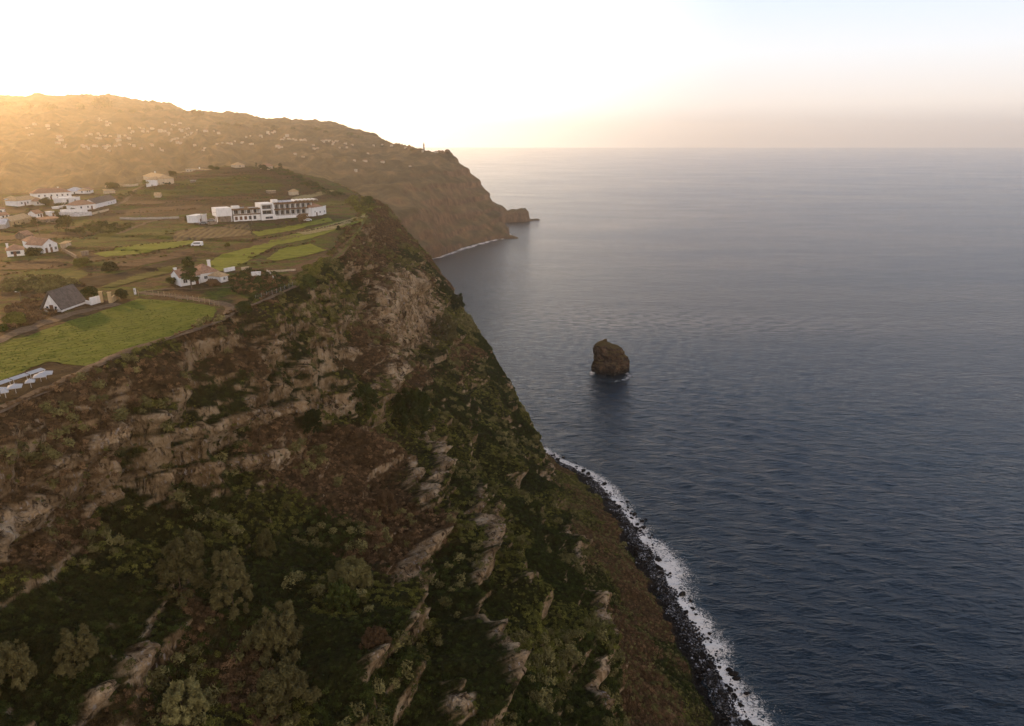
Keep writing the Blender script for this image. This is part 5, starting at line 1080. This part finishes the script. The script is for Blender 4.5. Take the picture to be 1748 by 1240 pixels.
band = [(100,232,8),(170,204,6),(182,207,5),(185,212,6),(60,214,8),(80,215,6),(46,222,5),(82,220,5),(53,230,4),(155,229,6),(170,227,5),(178,231,5),(170,236,5),(205,232,6),(222,235,6),(200,238,7),(100,243,8),(110,250,6),(120,252,6),(140,250,8),(145,254,6),(150,256,6),(160,248,6),(180,250,7),(190,247,5),(200,248,5),(178,256,5),(228,249,6),(260,250,6),(240,252,5),
        (222,219,5),(226,223,5),(245,223,6),(240,216,6),(262,218,5),(275,222,6),(285,226,6),(295,220,5),(300,212,7),(323,217,5),(310,223,6),(318,232,5),(325,226,5),(290,240,5),(300,238,4),(308,245,8),(275,255,5),(335,246,6),(350,222,6),(370,244,6),(395,244,6),(376,226,5),(285,211,5),
        (393,244,5),(412,242,5),(433,244,5),(468,223,5),(483,236,6),(491,232,6),(500,236,5),(472,250,6),(478,252,6),(515,238,7),(522,237,5),(538,247,5),(536,252,5),(553,240,6),(560,239,5),(567,242,6),(575,240,5),(593,244,5),(603,246,5),(590,250,4),(630,260,4),(605,272,5),(625,273,6),(652,275,5),(610,291,4),(640,247,4),(700,282,5),(445,232,5),(457,226,5),(420,232,4),(350,255,4),(505,261,4),(719,257,5),(650,246,4),(668,247,4),(690,250,5),(740,256,4)]
extra = []
for (a, b, c) in band:
    for _ in range(0 if a > 600 else 1): extra.append((a+random.gauss(0, 6), b+random.gauss(0, 2.2), c))
nfh = 0
for i, (a, b, c) in enumerate(band+extra):
    hh_ = far_hit(a, b)
    if hh_ is None: continue
    p, t = hh_
    if p[2] < 40: continue
    s = np.clip(c*t/12*random.uniform(.75, 1.1), .5, 1.3)*(.75 if i >= len(band) else 1)
    r_ = empty('far_house', (float(p[0]), float(p[1]), float(p[2])), random.uniform(-.5, .5), 'tiny white walled house of the village spread over the far hazy hillside', 'house', 'white houses on the far hillside')
    r_.scale = (s, s, s)
    for nm, me in FH[random.choice([0, 0, 1, 1, 2, 3])]: link(nm, me, r_)
    nfh += 1
print('far houses', nfh)
p, t = far_hit(724, 253); t_ = empty('chapel_tower', tuple(map(float, p)), 0, 'slender dark tower on the crest of the far headland', 'tower'); MB().cyl((0, 0, -3), (0, 0, 11), 1.7, 1.3, 10).build('shaft', M_stone, t_); MB().cyl((0, 0, 11.01), (0, 0, 13.5), 1.0, .3, 10).build('cap', M_stone, t_)  # chapel tower on the far crest
# far trees on the skyline
me1 = bush_mesh(77, M_deep, n=260, size=.14, tall=1.1, name='crown'); tm = trunk_mesh(.8, .06, 3); tme = bpy.data.meshes.new('trunk'); tme.from_pydata(tm.v, [], tm.f); tme.materials.append(M_bark)
sky_tr = [(8,175,9),(42,180,7),(50,177,8),(70,181,7),(82,178,10),(96,181,9),(118,181,5),(133,178,9),(140,180,6),(165,177,12),(172,174,13),(180,175,14),(188,178,10),(205,184,5),(228,185,6),(250,184,7),(275,182,9),(298,183,5),(318,186,5),(332,190,10),(342,191,9),(386,205,6),(392,207,5),(380,206,6),(408,209,6),(440,211,5),(471,213,7),(500,215,5),(540,217,7),(560,220,5),(600,224,6),(618,229,6),(700,249,4),(655,245,4)]
for a, b, c in sky_tr:
    hh_ = far_hit(a, b+5, 4)
    if hh_ is None: continue
    p, t = hh_; s = c*t*1.0
    r_ = empty('far_tree', tuple(map(float, p)), random.uniform(0, 6), 'tree clump standing on the crest line of the far ridge', 'tree', 'trees along the far skyline'); r_.scale = (s, s, s*.9)
    link('crown', me1, r_); link('trunk', tme, r_)
# smoke rising from the far crest
p, t = far_hit(664, 247)
import bmesh
bm = bmesh.new(); bmesh.ops.create_uvsphere(bm, u_segments=16, v_segments=12, radius=1); me = bpy.data.meshes.new('smoke')
for v in bm.verts:
    q = (v.co.z+1)/2; v.co = Vector((v.co.x*(3+9*q)+q*34, v.co.y*(3+6*q), q*24))
bm.to_mesh(me); bm.free(); msm = bpy.data.materials.new('smoke'); msm.use_nodes = True; t2 = msm.node_tree; t2.nodes.clear(); o_ = t2.nodes.new('ShaderNodeOutputMaterial'); pv = t2.nodes.new('ShaderNodeVolumePrincipled'); pv.inputs['Color'].default_value = (.75, .7, .68, 1); pv.inputs['Density'].default_value = .006; t2.links.new(pv.outputs[0], o_.inputs['Volume']); me.materials.append(msm)
o = link('smoke', me); o.location = tuple(map(float, p)); tag(o, kind='stuff')
